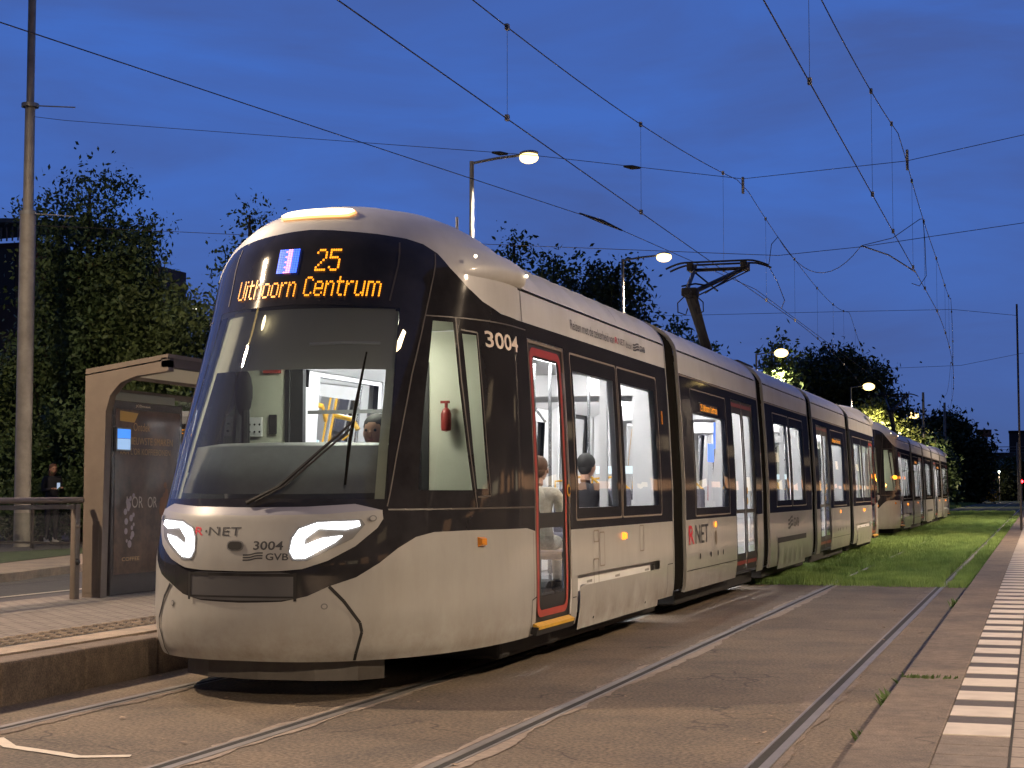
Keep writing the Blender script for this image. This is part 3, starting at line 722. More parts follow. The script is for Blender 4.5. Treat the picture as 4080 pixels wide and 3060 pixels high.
def door_double(par,y0,y1):
    for s in (1,-1):
        d=None
        gl=[]
        mid=(y0+y1)/2
        for a,b in ((y0,mid),(mid,y1)):
            gl+= [rect(a+.12,b-.12,1.15,2.42,.03),rect(a+.12,b-.14,.57,1.10,.03)]
        for q,(a,b) in enumerate(((y0,mid-.006),(mid+.006,y1))):
            d=patch('door',rect(a,b,.335,2.60),gl[2*q:2*q+2],M_BLKM,-.015,par,(s,),dz=.2)
            for g in gl[2*q:2*q+2]: patch('door_glass',g,[],M_GLS,-.02,d,(s,),dz=.3)
            patch('door_trim',rect(a+.03,b-.03,.42,.47),[],mat('door_red_dark',(.22,.03,.022),.45),-.008,d,(s,),dz=.2); patch('door_trim',rect(a+.03,b-.03,2.51,2.56),[],MATS['door_red_dark'],-.008,d,(s,),dz=.2)
            quads_side('door_seal',[[(a,.34),(a+.018,.34),(a+.018,2.59),(a,2.59)],[(b-.018,.34),(b,.34),(b,2.59),(b-.018,2.59)]],M_SEAL,-.004,d,(s,))
            if q==1:
                for z in (1.40,1.26): quads_side('door_button',[blob(a+.02,z,.05,.05)],M_YEL,.006,d,(s,))
M2=(17.965+.035,23.35)
bodyside(18.0,23.35,[(18.65,20.68,1.20,2.30)],(21.22,22.85),T1)
door_double(T1,21.22,22.85)
text_side('operator_mark','R',18.12,18.42,.79,1.005,M_TXTR,.005,T1,True); text_side('operator_mark','NET',18.50,19.26,.79,1.005,M_TXTD,.005,T1)
quads_side('side_display_panel',[[(19.05,2.33),(20.22,2.33),(20.22,2.44),(19.05,2.44)]],M_BLKM,.003,T1,(1,-1))
Qs=led('25 Uithoorn Centrum',19.12,20.16,2.345,2.425,.86)
quads_side('side_display_text',Qs,M_AMBS,.007,T1,(1,))
for y,z in ((19.72,.99),):
    for s in (1,-1):
        quads_side('side_marker',[blob(y,z,.07,.035)],M_ORL,.01,T1,(s,))
quads_side('filler_cap',[blob(19.75,.83,.07,.09)],M_SEAL,.005,T1,(1,)); quads_side('vent_hole',[blob(y,.64,.03,.035) for y in (18.75,19.4,19.85,20.2)],M_DK,.005,T1,(1,-1))
seats(T1,(18.4,20.3),1); MB().box(.62,1.02,18.62-YC,18.68-YC,.9,1.5,.03).build('seat',M_SRED,T1); poles(T1,[(-.3,19.0),(.35,19.6)],M_CHR); poles(T1,[(.5,21.1),(-.5,21.2),(.0,22.0)],M_YPOLE); 
quads=[(.9,20.9)]
MB().box(.95,.98,21.35-YC,21.85-YC,1.95,2.3,.005).build('passenger_screen',emis('screen_blue',(.10,.25,1),2.2),T1)
MB().box(-.5,.5,20.75-YC,20.78-YC,1.62,1.72).build('next_stop_sign',emis('sign_white',(.8,.95,1),1.8),T1)
MB().tube([(.4,21.1-YC,1.95),(.4,20.9-YC,2.1),(.0,20.9-YC,2.1)],.03,8).build('grab_rail',M_YPOLE,T1)
bellows(23.385,23.965,T1)
portal(T1,20.95,.08,False); portal(T1,18.15,.22); portal(T1,23.1,.24)
MB().box(-1.1,1.1,18.3-YC,18.33-YC,.36,.36+.01).build('threshold',M_GREY,T1)
# pantograph section
pb=Vector((0,0,0))
def pantograph(par,base_y):
    y=base_y-YC; z=3.42
    MB().box(-.9,.9,y-.9,y+.9,z,z+.05,.01).build('pantograph_base',M_DK,par)
    k=Vector((0,y-2.6,z+.92)) # knee position reached by the lower arm
    p=empty_part('pantograph',par)
    return
def part_mesh(mb,name,m,par): return mb.build(name,m,par,True)
fy=26.0-YC
lo0=Vector((0,25.97-YC+.25,3.45)); knee=Vector((0,24.55-YC,4.42)); head_y=26.9-YC
pan=MB().box(-.55,.55,25.6-YC,27.0-YC,3.42,3.47,.01).build('pantograph',M_DK,T1)
m=MB(); m.tube([lo0,lo0.lerp(knee,.5),knee],[.085,.08,.10],8); m.box(-.12,.12,knee.y-.12,knee.y+.12,knee.z-.05,knee.z+.08,.02); part_mesh(m,'lower_arm',M_DK,pan)
hz=5.10
m=MB(); m.tube([(0,knee.y,4.40),(0,knee.y-.32,4.42)],.06); m.tube([(0,knee.y-.30,4.42),(-.42,head_y+.05,hz)],.035); m.tube([(0,knee.y,4.42),(.42,head_y+.05,hz)],.04)
m.tube([(.05,knee.y+.03,4.36),(.47,head_y+.15,hz-.03)],.012); m.tube([(-.42,head_y,hz-.02),(.10,head_y-.62,4.66)],.015); m.tube([(.42,head_y,hz-.02),(-.05,head_y-.9,4.60)],.015)
m.tube([(-.15,knee.y+.1,4.55),(.0,knee.y+.4,4.62),(.15,knee.y+.5,4.60)],.014)
part_mesh(m,'upper_arm',M_DK,pan)
for dy in (-.17,.17):
    m=MB(); P=[(x,head_y+dy,hz+.11-.55*max(0,abs(x)-.55)**1.5) for x in np.linspace(-.86,.86,21)]
    m.tube(P,.018,6); part_mesh(m,'collector_strip',M_DK,pan)
m=MB()
for x in (-.45,.45): m.box(x-.05,x+.05,head_y-.20,head_y+.20,hz-.03,hz+.10,.01)
m.tube([(-.45,head_y,hz),(.45,head_y,hz)],.03); part_mesh(m,'collector_head',M_DK,pan)
for x in (-.09,.09):
    part_mesh(MB().tube([(x,knee.y+.0,4.38),(x*2.2,knee.y,4.28),(x*2.2,knee.y+.02,4.14),(x,knee.y+.08,4.10),(x*.7,knee.y+.1,4.2)],.010,6),'cable_loop',M_DK,pan)
MB().box(-.35,.35,24.4-YC,25.5-YC,3.40,3.47,.02).build('roof_unit',M_ROOF,T1); MB().box(-.3,.3,20.0-YC,21.2-YC,3.40,3.5,.02).build('roof_unit',M_GREY,T1)
bodyside(24.0,28.72,[(24.80,26.20,1.25,2.43),(26.50,27.90,1.25,2.43)],None,T1)
for s in (1,-1):
    patch('bogie_cover',[(U(24.75),.215),(U(27.80),.215),(U(27.80),.60),(U(24.75),.60)],[],M_SIL,.012,T1,(s,),dz=.2)
    quads_side('bogie_slot',[[(24.70,.61),(27.84,.61),(27.84,.69),(24.70,.69)]],M_DK,.006,T1,(s,))
quads_side('operator_waves',waves_pts(25.8,26.3,.80,1.0),M_TXTD,.005,T1); text_side('operator_name','GVB',26.4,27.0,.82,.97,M_TXTD,.005,T1,True)
seats(T1,(24.9,26.9),1); seats(T1,(25.9,27.8),-1); portal(T1,24.2,.22); portal(T1,28.5,.24); portal(T1,26.36,.07,False); wheels((25.4,27.2),T1); poles(T1,[(-.35,24.3),(.35,28.4)],M_CHR)
# rear half: rotated copies of section 1, 2 and their joints
made=[o for o in T1.children if o.type=='MESH']
NOREAR={'destination_text','route_number','route_colour_panel','route_colour_stripe','slogan','fleet_number','pantograph','side_display_text','driver_seat','headlight','roof_light','notice','notice_header'}
def kids_bounds(o):
    ys=[v.co.y for v in o.data.vertices]; return min(ys),max(ys)
def dup(o,par,rot=False):
    c=o.copy(); COL.objects.link(c); c.parent=par
    if rot: c.rotation_euler=(0,0,math.pi)
    for ch in o.children:
        d=ch.copy(); COL.objects.link(d); d.parent=c
    return c
for o in made:
    lo,hi=kids_bounds(o)
    if hi<24.0-YC+.0 and o.name.split('.')[0] not in NOREAR: dup(o,T1,True)
for s_ in (1,-1):
    # tail indicators, lit orange
    pass
quads_side('indicator_and_glint',[blob(40.42,1.75,.10,.06)],M_ORH,.02,T1)
quads_side('side_display_text',led('Uithoorn Centrum',32.2,33.5,2.345,2.41,.86),M_AMBS,.007,T1,(1,))

# second tram ----------------------------------------------------
T2=empty('tram',(XC-.25,YC+39.0,0),'second tram farther down the track, partly hidden behind the nearest one','tram','trams')
N2={'destination_text','route_number','route_colour_panel','route_colour_stripe','slogan','fleet_number','operator_mark','wiper_arm','wiper_blade','headlight','roof_light','switch','notice','notice_header','door_control','emergency_hammer_box','fire_extinguisher','grab_rail','seat_grip','indicator_and_glint','screw_cap','camera_lens','camera_bezel','operator_name','operator_waves'}
for o in [c for c in T1.children if c.type=='MESH']:
    if o.name.split('.')[0] in N2: continue
    r=abs(o.rotation_euler[2])>1
    dup(o,T2,r)
quads_side('indicator_and_glint',[blob(11.25,1.80,.22,.06)],M_ORH,.03,T2); quads_side('indicator_and_glint',[blob(12.0,1.80,.10,.05)],M_ORH,.03,T2); quads_side('indicator_and_glint',[blob(12.6+1.3,1.80,.12,.05)],M_ORL,.03,T2)
for y_ in (11.25,):
    l=bpy.data.lights.new('indicator_glow','POINT'); l.energy=14; l.color=(1,.36,.04); l.shadow_soft_size=.05
    o=bpy.data.objects.new('indicator_glow',l); COL.objects.link(o); o.parent=T2; o.location=(1.95,y_-YC,1.8)
# ------------------------------------------------------------------ ground
M_ASPH=mat('asphalt_tram',(.155,.122,.088),.82,var=.28,scale=34,bump=.5,bscale=130,dirt=((.15,.12,.09),.9,.5),detail=8)
M_ROAD=mat('asphalt_road',(.085,.080,.076),.8,var=.25,scale=30,bump=.25,bscale=120)
M_CONC=mat('concrete_kerb',(.17,.135,.105),.85,var=.3,scale=14,bump=.35,bscale=90,dirt=((.09,.07,.055),2.5,.6),detail=8)
M_CONL=mat('concrete_light',(.33,.27,.21),.8,var=.2,scale=9,bump=.2,bscale=70)
M_PAVE=mat('paving',(.20,.165,.135),.85,var=.25,scale=10,bump=.3,bscale=60)
M_TILEW=mat('tile_white',(.56,.49,.40),.6,var=.08,scale=14,dirt=((.3,.25,.2),7,.45),bump=.08,bscale=90)
M_TILED=mat('tile_dark',(.075,.062,.055),.75,var=.2,scale=20,bump=.2,bscale=90)
M_PAINT=mat('road_paint',(.55,.48,.38),.6,var=.12,scale=25)
M_SOIL=mat('grass_soil',(.06,.085,.03),.95,var=.45,scale=7,bump=.5,bscale=60)
M_GRASS=mat('grass_blade',(.16,.31,.075),.6,var=.40,scale=1.6,col2=(.34,.48,.14))
M_DIRT=mat('joint_dirt',(.018,.016,.014),.95,var=.4,scale=30)
def aggregate(m,crack=.0,fine=140,amt=.5):
    t=m.node_tree; b=t.nodes['Principled BSDF']; src=b.inputs['Base Color'].links[0].from_socket; c=t.nodes.new('ShaderNodeTexCoord')
    n=t.nodes.new('ShaderNodeTexNoise'); n.inputs['Scale'].default_value=fine; n.inputs['Detail'].default_value=2; t.links.new(c.outputs['Object'],n.inputs[0])
    r=t.nodes.new('ShaderNodeValToRGB'); r.color_ramp.elements[0].position=.36; r.color_ramp.elements[0].color=(1-amt,)*3+(1,); r.color_ramp.elements[1].position=.66; r.color_ramp.elements[1].color=(1+amt*.8,)*3+(1,)
    t.links.new(n.outputs[0],r.inputs[0]); mx=t.nodes.new('ShaderNodeMix'); mx.data_type='RGBA'; mx.blend_type='MULTIPLY'; mx.inputs[0].default_value=1; t.links.new(src,mx.inputs[6]); t.links.new(r.outputs[0],mx.inputs[7]); last=mx.outputs[2]
    n3=t.nodes.new('ShaderNodeTexNoise'); n3.inputs['Scale'].default_value=1.1; n3.inputs['Detail'].default_value=7; n3.inputs['Roughness'].default_value=.7; t.links.new(c.outputs['Object'],n3.inputs[0])
    r4=t.nodes.new('ShaderNodeValToRGB'); r4.color_ramp.elements[0].position=.35; r4.color_ramp.elements[0].color=(.68,.68,.70,1); r4.color_ramp.elements[1].position=.65; r4.color_ramp.elements[1].color=(1.18,1.12,1.04,1); t.links.new(n3.outputs[0],r4.inputs[0])
    m4=t.nodes.new('ShaderNodeMix'); m4.data_type='RGBA'; m4.blend_type='MULTIPLY'; m4.inputs[0].default_value=1; t.links.new(last,m4.inputs[6]); t.links.new(r4.outputs[0],m4.inputs[7]); last=m4.outputs[2]
    if crack:
        nn=t.nodes.new('ShaderNodeTexNoise'); nn.inputs['Scale'].default_value=3; t.links.new(c.outputs['Object'],nn.inputs[0])
        ad=t.nodes.new('ShaderNodeMix'); ad.data_type='RGBA'; ad.blend_type='LINEAR_LIGHT'; ad.inputs[0].default_value=.25; t.links.new(c.outputs['Object'],ad.inputs[6]); t.links.new(nn.outputs[1],ad.inputs[7])
        v=t.nodes.new('ShaderNodeTexVoronoi'); v.feature='DISTANCE_TO_EDGE'; v.inputs['Scale'].default_value=crack; t.links.new(ad.outputs[2],v.inputs[0])
        r5=t.nodes.new('ShaderNodeValToRGB'); r5.color_ramp.elements[0].position=.0; r5.color_ramp.elements[0].color=(.35,.35,.35,1); r5.color_ramp.elements[1].position=.010; t.links.new(v.outputs[0],r5.inputs[0])
        n6=t.nodes.new('ShaderNodeTexNoise'); n6.inputs['Scale'].default_value=.8; t.links.new(c.outputs['Object'],n6.inputs[0]); r6=t.nodes.new('ShaderNodeValToRGB'); r6.color_ramp.elements[0].position=.50; r6.color_ramp.elements[1].position=.58; t.links.new(n6.outputs[0],r6.inputs[0])
        m5=t.nodes.new('ShaderNodeMix'); m5.data_type='RGBA'; m5.blend_type='MULTIPLY'; t.links.new(r6.outputs[0],m5.inputs[0]); t.links.new(last,m5.inputs[6]); t.links.new(r5.outputs[0],m5.inputs[7]); last=m5.outputs[2]
    t.links.new(last,b.inputs['Base Color'])
aggregate(M_ASPH,.55,42,.40); aggregate(M_CONC,.9,95,.30); aggregate(M_ROAD,0,100,.3); aggregate(M_CONL,0,120,.25); aggregate(M_PAVE,0,130,.3)
def streaks(m,amt=.22):
    t=m.node_tree; b=t.nodes['Principled BSDF']; src=b.inputs['Base Color'].links[0].from_socket; c=t.nodes.new('ShaderNodeTexCoord'); mp=t.nodes.new('ShaderNodeMapping'); mp.inputs['Scale'].default_value=(5,5,1.1); t.links.new(c.outputs['Object'],mp.inputs[0])
    n=t.nodes.new('ShaderNodeTexNoise'); n.inputs['Scale'].default_value=1.6; n.inputs['Detail'].default_value=6; n.inputs['Roughness'].default_value=.7; t.links.new(mp.outputs[0],n.inputs[0])
    r=t.nodes.new('ShaderNodeValToRGB'); r.color_ramp.elements[0].position=.40; r.color_ramp.elements[0].color=(1-amt,1-amt*1.1,1-amt*1.3,1); r.color_ramp.elements[1].position=.58; t.links.new(n.outputs[0],r.inputs[0])
    mx=t.nodes.new('ShaderNodeMix'); mx.data_type='RGBA'; mx.blend_type='MULTIPLY'; mx.inputs[0].default_value=1; t.links.new(src,mx.inputs[6]); t.links.new(r.outputs[0],mx.inputs[7]); sz=t.nodes.new('ShaderNodeSeparateXYZ'); t.links.new(c.outputs['Object'],sz.inputs[0]); mr=t.nodes.new('ShaderNodeMapRange'); mr.inputs[1].default_value=.62; mr.inputs[2].default_value=.24; t.links.new(sz.outputs[2],mr.inputs[0])
    ng=t.nodes.new('ShaderNodeTexNoise'); ng.inputs['Scale'].default_value=4.5; ng.inputs['Detail'].default_value=8; ng.inputs['Roughness'].default_value=.75; t.links.new(c.outputs['Object'],ng.inputs[0])
    rg=t.nodes.new('ShaderNodeValToRGB'); rg.color_ramp.elements[0].position=.40; rg.color_ramp.elements[1].position=.70; t.links.new(ng.outputs[0],rg.inputs[0])
    pg=t.nodes.new('ShaderNodeMath'); pg.operation='MULTIPLY'; t.links.new(mr.outputs[0],pg.inputs[0]); t.links.new(rg.outputs[0],pg.inputs[1])
    mg=t.nodes.new('ShaderNodeMix'); mg.data_type='RGBA'; mg.inputs[7].default_value=(.22,.19,.155,1); t.links.new(pg.outputs[0],mg.inputs[0]); t.links.new(mx.outputs[2],mg.inputs[6]); t.links.new(mg.outputs[2],b.inputs['Base Color'])
streaks(M_SIL,.045); streaks(M_ROOF,.04)
def brick(name,col,col2,mort,sx,bw,bh,rough=.8,rot=0):
    m=mat(name,col,rough); t=m.node_tree; b=t.nodes['Principled BSDF']; c=t.nodes.new('ShaderNodeTexCoord'); mp=t.nodes.new('ShaderNodeMapping')
    mp.inputs['Rotation'].default_value=(0,0,rot); t.links.new(c.outputs['Object'],mp.inputs[0])
    br=t.nodes.new('ShaderNodeTexBrick'); t.links.new(mp.outputs[0],br.inputs[0]); br.inputs['Color1'].default_value=(*col,1); br.inputs['Color2'].default_value=(*col2,1); br.inputs['Mortar'].default_value=(*mort,1)
    br.inputs['Scale'].default_value=sx; br.inputs['Brick Width'].default_value=bw; br.inputs['Row Height'].default_value=bh; br.inputs['Mortar Size'].default_value=.012
    n=t.nodes.new('ShaderNodeTexNoise'); n.inputs['Scale'].default_value=25; n.inputs['Detail'].default_value=6; t.links.new(c.outputs['Object'],n.inputs[0])
    mx=t.nodes.new('ShaderNodeMix'); mx.data_type='RGBA'; mx.blend_type='MULTIPLY'; mx.inputs[0].default_value=.55; t.links.new(br.outputs[0],mx.inputs[6])
    r=t.nodes.new('ShaderNodeValToRGB'); r.color_ramp.elements[0].position=.25; r.color_ramp.elements[0].color=(.5,.5,.5,1); r.color_ramp.elements[1].position=.6; t.links.new(n.outputs[0],r.inputs[0]); t.links.new(r.outputs[0],mx.inputs[7])
    t.links.new(mx.outputs[2],b.inputs['Base Color'])
    bp=t.nodes.new('ShaderNodeBump'); bp.inputs['Strength'].default_value=.5; bp.inputs['Distance'].default_value=.01; t.links.new(br.outputs['Fac'],bp.inputs['Height']); bp.invert=True; t.links.new(bp.outputs[0],b.inputs['Normal'])
    return m
M_BRK=brick('clinker_paving',(.18,.15,.125),(.24,.205,.17),(.07,.055,.042),1.0,.21,.105)
M_SLAB=brick('slab_paving',(.25,.205,.17),(.30,.25,.205),(.09,.07,.055),1.0,.30,.30)
sheet('ground',-900,900,-60,1800,-.06,mat('terrain',(.04,.045,.022),.95,var=.4,scale=.3),nx=1,ny=1)
RX=(-1.34,-2.95,-4.20,-5.86)
GY=25.0   # where the paved track bed ends and the grass begins
sheet('tram_road',-6.42,-.88,-4,GY,0,M_ASPH,nx=8,ny=40)
sheet('grass_bed',-6.42,-.88,GY,330,-.012,M_SOIL)
sheet('grass_bed',-11.0,-6.42,43,330,-.02,M_SOIL)
# rails
def rail(x,i):
    side=1 if i%2==0 else -1   # gauge side
    r=MB(); r.box(x-.026,x+.026,-4,GY,-.05,.006); r.box(x-.026,x+.026,GY,330,-.05,.010)
    o=r.build('rail',M_STEEL); tag(o,['steel tram rail nearest the right platform','steel tram rail in the right track, between the two tracks','steel tram rail under the near side of the trams','steel tram rail nearest the left platform kerb'][i],'rail','tram rails')
    g=MB(); s=-1 if i%2==0 else 1
    a,b=sorted((x+s*.028,x+s*.075)); g.box(a,b,-4,GY,-.055,.0045); g.build('rail_groove',M_DIRT,o)
    a,b=sorted((x+s*.076,x+s*.095)); g=MB(); g.box(a,b,-4,GY,-.05,.0065); g.build('rail_lip',M_STEEL,o)
    # ragged concrete haunch along the rail
    for sd,wid in ((-1,.05 if s<0 else .028),(1,.05 if s>0 else .028)):
        x0=x+sd*(.097 if sd==s else .034); V=[];Fc=[]; y=-4; k=0
        w=wid
        while y<GY:
            w=min(wid*1.9,max(wid*.25,w+random.uniform(-.03,.03)))
            V+=[(x0,y,.0048),(x0+sd*w,y,.0048)]; y+=random.uniform(.05,.16); k+=1
        Fc=[(2*j,2*j+1,2*j+3,2*j+2) if sd>0 else (2*j,2*j+2,2*j+3,2*j+1) for j in range(k-1)]
        mk('concrete_haunch',V,Fc,mat('haunch',(.24,.19,.15),.85,var=.3,scale=18) if i in (1,2) else M_CONC,o)
for i,x in enumerate(RX): rail(x,i)
# white painted line beside the left track
def strip(name,pts,w,z,m):
    V=[];Fc=[]
    for i,p in enumerate(pts):
        a=Vector(pts[max(i-1,0)]);b=Vector(pts[min(i+1,len(pts)-1)]); d=(b-a).normalized(); n=Vector((-d.y,d.x))*w/2
        V+=[(p[0]-n.x,p[1]-n.y,z),(p[0]+n.x,p[1]+n.y,z)]
    Fc=[(2*i,2*i+2,2*i+3,2*i+1) for i in range(len(pts)-1)]
    return tag(mk(name,V,Fc,m),kind='structure')
strip('road_marking',[(-5.62,7.98),(-5.37,7.74),(-5.0,7.62),(-4.82,7.55),(-4.57,7.66)],.075,.005,M_PAINT)
# ------------------------------------------------------------------ right platform
tag(MB().box(-.86,-.475,-4,140,-.05,.20,.012).build('platform_kerb',M_CONC),kind='structure')
tag(MB().box(-.90,-.862,-4,140,-.05,.004).build('kerb_joint',M_DIRT),kind='structure')
tag(MB().box(-.472,9,-4,140,-.05,.196).build('right_platform',M_SLAB),kind='structure')
tag(MB().box(-.150,-.138,-4,140,.15,.1985).build('paving_joint',M_DIRT),kind='structure')
wt=MB();dk=MB(); pv=MB(); y=8.38
while y<130:
    wt.box(-.470,-.152,y+.006,y+.424,.15,.2025); dk.box(-.470,-.152,y+.430,y+.699,.15,.2005); y+=.705
y=8.38-.31
while y>-4: pv.box(-.470,-.152,y,y+.30,.15,.2005); y-=.31
tag(wt.build('white_tile_strip',M_TILEW),kind='structure'); tag(dk.build('dark_tile_strip',M_TILED),kind='structure'); tag(pv.build('edge_slabs',M_PAVE),kind='structure')
# ------------------------------------------------------------------ left platform
kb=MB(); y=-3.86
while y<46: kb.box(-6.66,-6.42+random.uniform(-.004,.004),y+.012,y+.988,-.05,.283+random.uniform(-.004,.003),.018); y+=1.0
tag(MB().box(-6.655,-6.445,-4,46,-.04,.26).build('kerb_joint',M_DIRT),kind='structure')
tag(kb.build('platform_kerb',M_CONC),kind='structure')
tag(MB().box(-9.95,-6.665,-4,46,-.05,.28).build('left_platform',M_BRK),kind='structure')
sl=MB(); y=-4
while y<46:
    sl.box(-6.96,-6.668,y+.004,y+.60-.004,.2,.298,.004); y+=.60
tag(sl.build('edge_slabs',M_CONL),kind='structure')
tp=MB(); tb=MB(); y=5.0
tb.box(-7.42,-6.965,-4,46,.2,.292)
while y<24:
    for k in range(3):
        x=-7.40+k*.148; tp.add([Vector(q) for q in ((x,y,.293),(x+.085,y+.05,.293),(x+.085,y+.10,.293),(x,y+.05,.293),(x+.006,y+.008,.306),(x+.079,y+.053,.306),(x+.079,y+.093,.306),(x+.006,y+.044,.306))],[(4,5,6,7),(0,1,5,4),(1,2,6,5),(2,3,7,6),(3,0,4,7)])
    y+=.15
tag(tb.build('tactile_base',mat('tactile_dark',(.035,.033,.030),.8,var=.3,scale=20)),kind='structure'); tag(tp.build('tactile_ribs',M_CONL),kind='structure')
# road, verge and pavement behind the left platform
sheet('left_road',-16.2,-9.95,-4,46,.10,M_ROAD); sheet('left_road',-16.2,-11.0,46,330,.09,M_ROAD)
tag(MB().box(-9.99,-9.955,-4,46,0,.27).build('platform_back_edge',M_CONC),kind='structure')
strip('road_marking',[(-11.95,4),(-12.05,18),(-12.3,46)],.10,.104,M_PAINT)
tag(MB().box(-10.9,-10.0,-4,46,.05,.115).build('gutter_paving',M_CONC),kind='structure')
poly('light_kerb',[(-14.0,4),(-14.05,20.2),(-14.75,23.4),(-15.6,30),(-15.8,46),(-17.6,46),(-17.2,27.2),(-16.0,22.6),(-15.5,4)],.22,M_CONL)
mk('light_kerb_face',[(-14.0,4,.1),(-14.05,20.2,.1),(-14.75,23.4,.1),(-15.6,30,.1),(-15.8,46,.1),(-14.0,4,.22),(-14.05,20.2,.22),(-14.75,23.4,.22),(-15.6,30,.22),(-15.8,46,.22)],[(i,i+1,i+6,i+5) for i in range(4)],M_CONL)['kind']='structure'
poly('verge',[(-15.4,4),(-16.0,22.6),(-17.2,27.2),(-17.6,46),(-19.2,46),(-18.6,29.3),(-18.9,26.9),(-18.0,4)],.23,M_SOIL)
poly('footpath',[(-17.9,4),(-18.85,26.9),(-18.55,29.3),(-19.0,46),(-26,46),(-26,4)],.235,M_ROAD)
# ------------------------------------------------------------------ grass blades
def blades(name,regions,m,h=(.05,.11),lean=.6,w=.006):
    V=[];Fc=[]
    P=[]
    for x0,x1,y0,y1,n in regions:
        xs=rng.uniform(x0,x1,n); ys=y0+(y1-y0)*rng.random(n)**1.6; P.append(np.stack([xs,ys],1))
    P=np.concatenate(P); n=len(P)
    cl=np.sin(P[:,0]*3.1+np.sin(P[:,1]*.9)*2)*np.sin(P[:,1]*1.7+P[:,0])
    dist=np.clip(P[:,1]/30,1,6)
    H=rng.uniform(h[0],h[1],n)*(1+.45*cl)*(1+.1*dist); A=rng.uniform(0,2*math.pi,n); Wd=w*dist*rng.uniform(.7,1.4,n)
    lx_=np.cos(A)*H*lean*rng.random(n); ly_=np.sin(A)*H*lean*rng.random(n); B=rng.uniform(0,2*math.pi,n)
    v=np.zeros((n,3,3)); v[:,0,:2]=P+np.stack([np.cos(B),np.sin(B)],1)*Wd[:,None]; v[:,1,:2]=P-np.stack([np.cos(B),np.sin(B)],1)*Wd[:,None]
    v[:,2,0]=P[:,0]+lx_; v[:,2,1]=P[:,1]+ly_; v[:,2,2]=H; v[:,:2,2]=-.02
    me=bpy.data.meshes.new(name); me.vertices.add(n*3); me.vertices.foreach_set('co',v.ravel()); me.loops.add(n*3); me.loops.foreach_set('vertex_index',np.arange(n*3)); me.polygons.add(n); me.polygons.foreach_set('loop_start',np.arange(0,n*3,3)); me.polygons.foreach_set('loop_total',np.full(n,3)); me.materials.append(m); me.update(); me.validate()
    o=bpy.data.objects.new(name,me); COL.objects.link(o); return o
reg=[(-6.2,-.95,GY-.55,GY+.3,2600),(-1.25,-.92,GY-.2,90,22000),(-2.85,-1.42,GY-.15,110,150000),(-4.12,-3.0,GY-.05,110,105000),(-6.3,-4.3,GY+.4,110,50000),(-11,-6.4,82,200,16000)]
reg+=[(-4.3,-3.2,GY-.3,GY+6,9000)]
tag(blades('grass',reg,M_GRASS),'short green grass growing between the rails of the track bed','grass',kind='stuff')
def weed(name,x,y,z,n,r,h,label):
    V=[];Fc=[]
    for i in range(n):
        a=random.uniform(0,2*math.pi); rr=r*random.random(); px,py=x+rr*math.cos(a)*.6,y+rr*math.sin(a)*2.2; b=random.uniform(0,2*math.pi); hh=h*random.uniform(.5,1); l=random.uniform(.02,.09)
        d=(math.cos(b)*.012,math.sin(b)*.012); k=len(V)
        V+=[(px-d[0],py-d[1],z),(px+d[0],py+d[1],z),(px+d[0]*.8+l*math.cos(a)*.6,py+d[1]*.8+l*math.sin(a)*.6,z+hh*.7),(px+l*math.cos(a),py+l*math.sin(a),z+hh)]
        Fc.append((k,k+1,k+2,k+3))
    return tag(mk(name,V,Fc,mat('weed_leaf',(.09,.15,.035),.6,var=.4,scale=12)),label,'plant','weeds along the platform kerb')
weed('weed',-.93,9.25,0,30,.06,.09,'small green weed in the kerb joint, nearest the camera')
weed('weed',-.92,10.95,0,60,.12,.10,'green weed clump at the foot of the right kerb, beside the moss line')
weed('weed',-.91,12.3,0,36,.14,.08,'thin grass tuft in the right kerb joint just past the moss line')
weed('weed',-.92,20.2,0,60,.14,.14,'leafy weed in the right kerb joint just before the lawn begins')
w_=weed('weed',-.67,10.85,.2,1,.01,.01,'low moss and grass line growing across the top of the right kerb')
V=[];Fc=[]
for i in range(70):
    x=random.uniform(-.86,-.50); yy=10.85+random.gauss(0,.025); k=len(V); a=random.uniform(0,6.28)
    V+=[(x,yy,.2),(x+.02*math.cos(a),yy+.02*math.sin(a),.2),(x+.01*math.cos(a)+.01,yy+.01*math.sin(a),.2+random.uniform(.01,.03))]; Fc.append((k,k+1,k+2))
w_.data=bpy.data.meshes.new('moss'); w_.data.from_pydata(V,[],Fc); w_.data.materials.append(MATS['weed_leaf'])
# ------------------------------------------------------------------ street lamps (lit)
M_LPOLE=mat('lamp_pole',(.22,.22,.22),.5,metal=.3,var=.15,scale=4)
LAMPM=emis('street_lamp_glow',(1,.70,.25),4.2)
WARM=(1,.76,.52)
def street_lamp(x,y,z,label,W_,px=-1.2,col=WARM,ground=.1,glow=LAMPM,glow_r=1.0):
    t=empty('street_lamp',(x+px,y,ground),label,'street lamp','street lamps')
    h=z-ground
    MB().tube([(0,0,0),(0,0,1.0),(0,0,h*.7),(0,0,h*.7),(0,0,h)],[.085,.085,.07,.05,.045],12).build('pole',M_LPOLE,t,True)
    MB().tube([(0,0,h-.04),(-px*.45,0,h+.03),(-px*.86,0,h+.06)],.028,8).build('arm',M_LPOLE,t,True)
    hx=-px; lh=MB().ball((hx,0,h+.09),.20,16,(1,.62,.30)).build('lamp_head',M_LPOLE,t,True)
    MB().ball((hx,0,h-.0),.17*glow_r,16,(1,.8,.62)).build('lamp_glass',glow,lh,True)  # glass ball oversized to stand in for the glare of the lamp
    l=bpy.data.lights.new('lamp_light','SPOT'); l.spot_size=math.radians(158); l.spot_blend=.55; l.energy=W_; l.color=col; l.shadow_soft_size=.12
    o=bpy.data.objects.new('lamp_light',l); COL.objects.link(o); o.parent=t; o.location=(hx,0,h-.34*max(1,glow_r*.8))
    return t
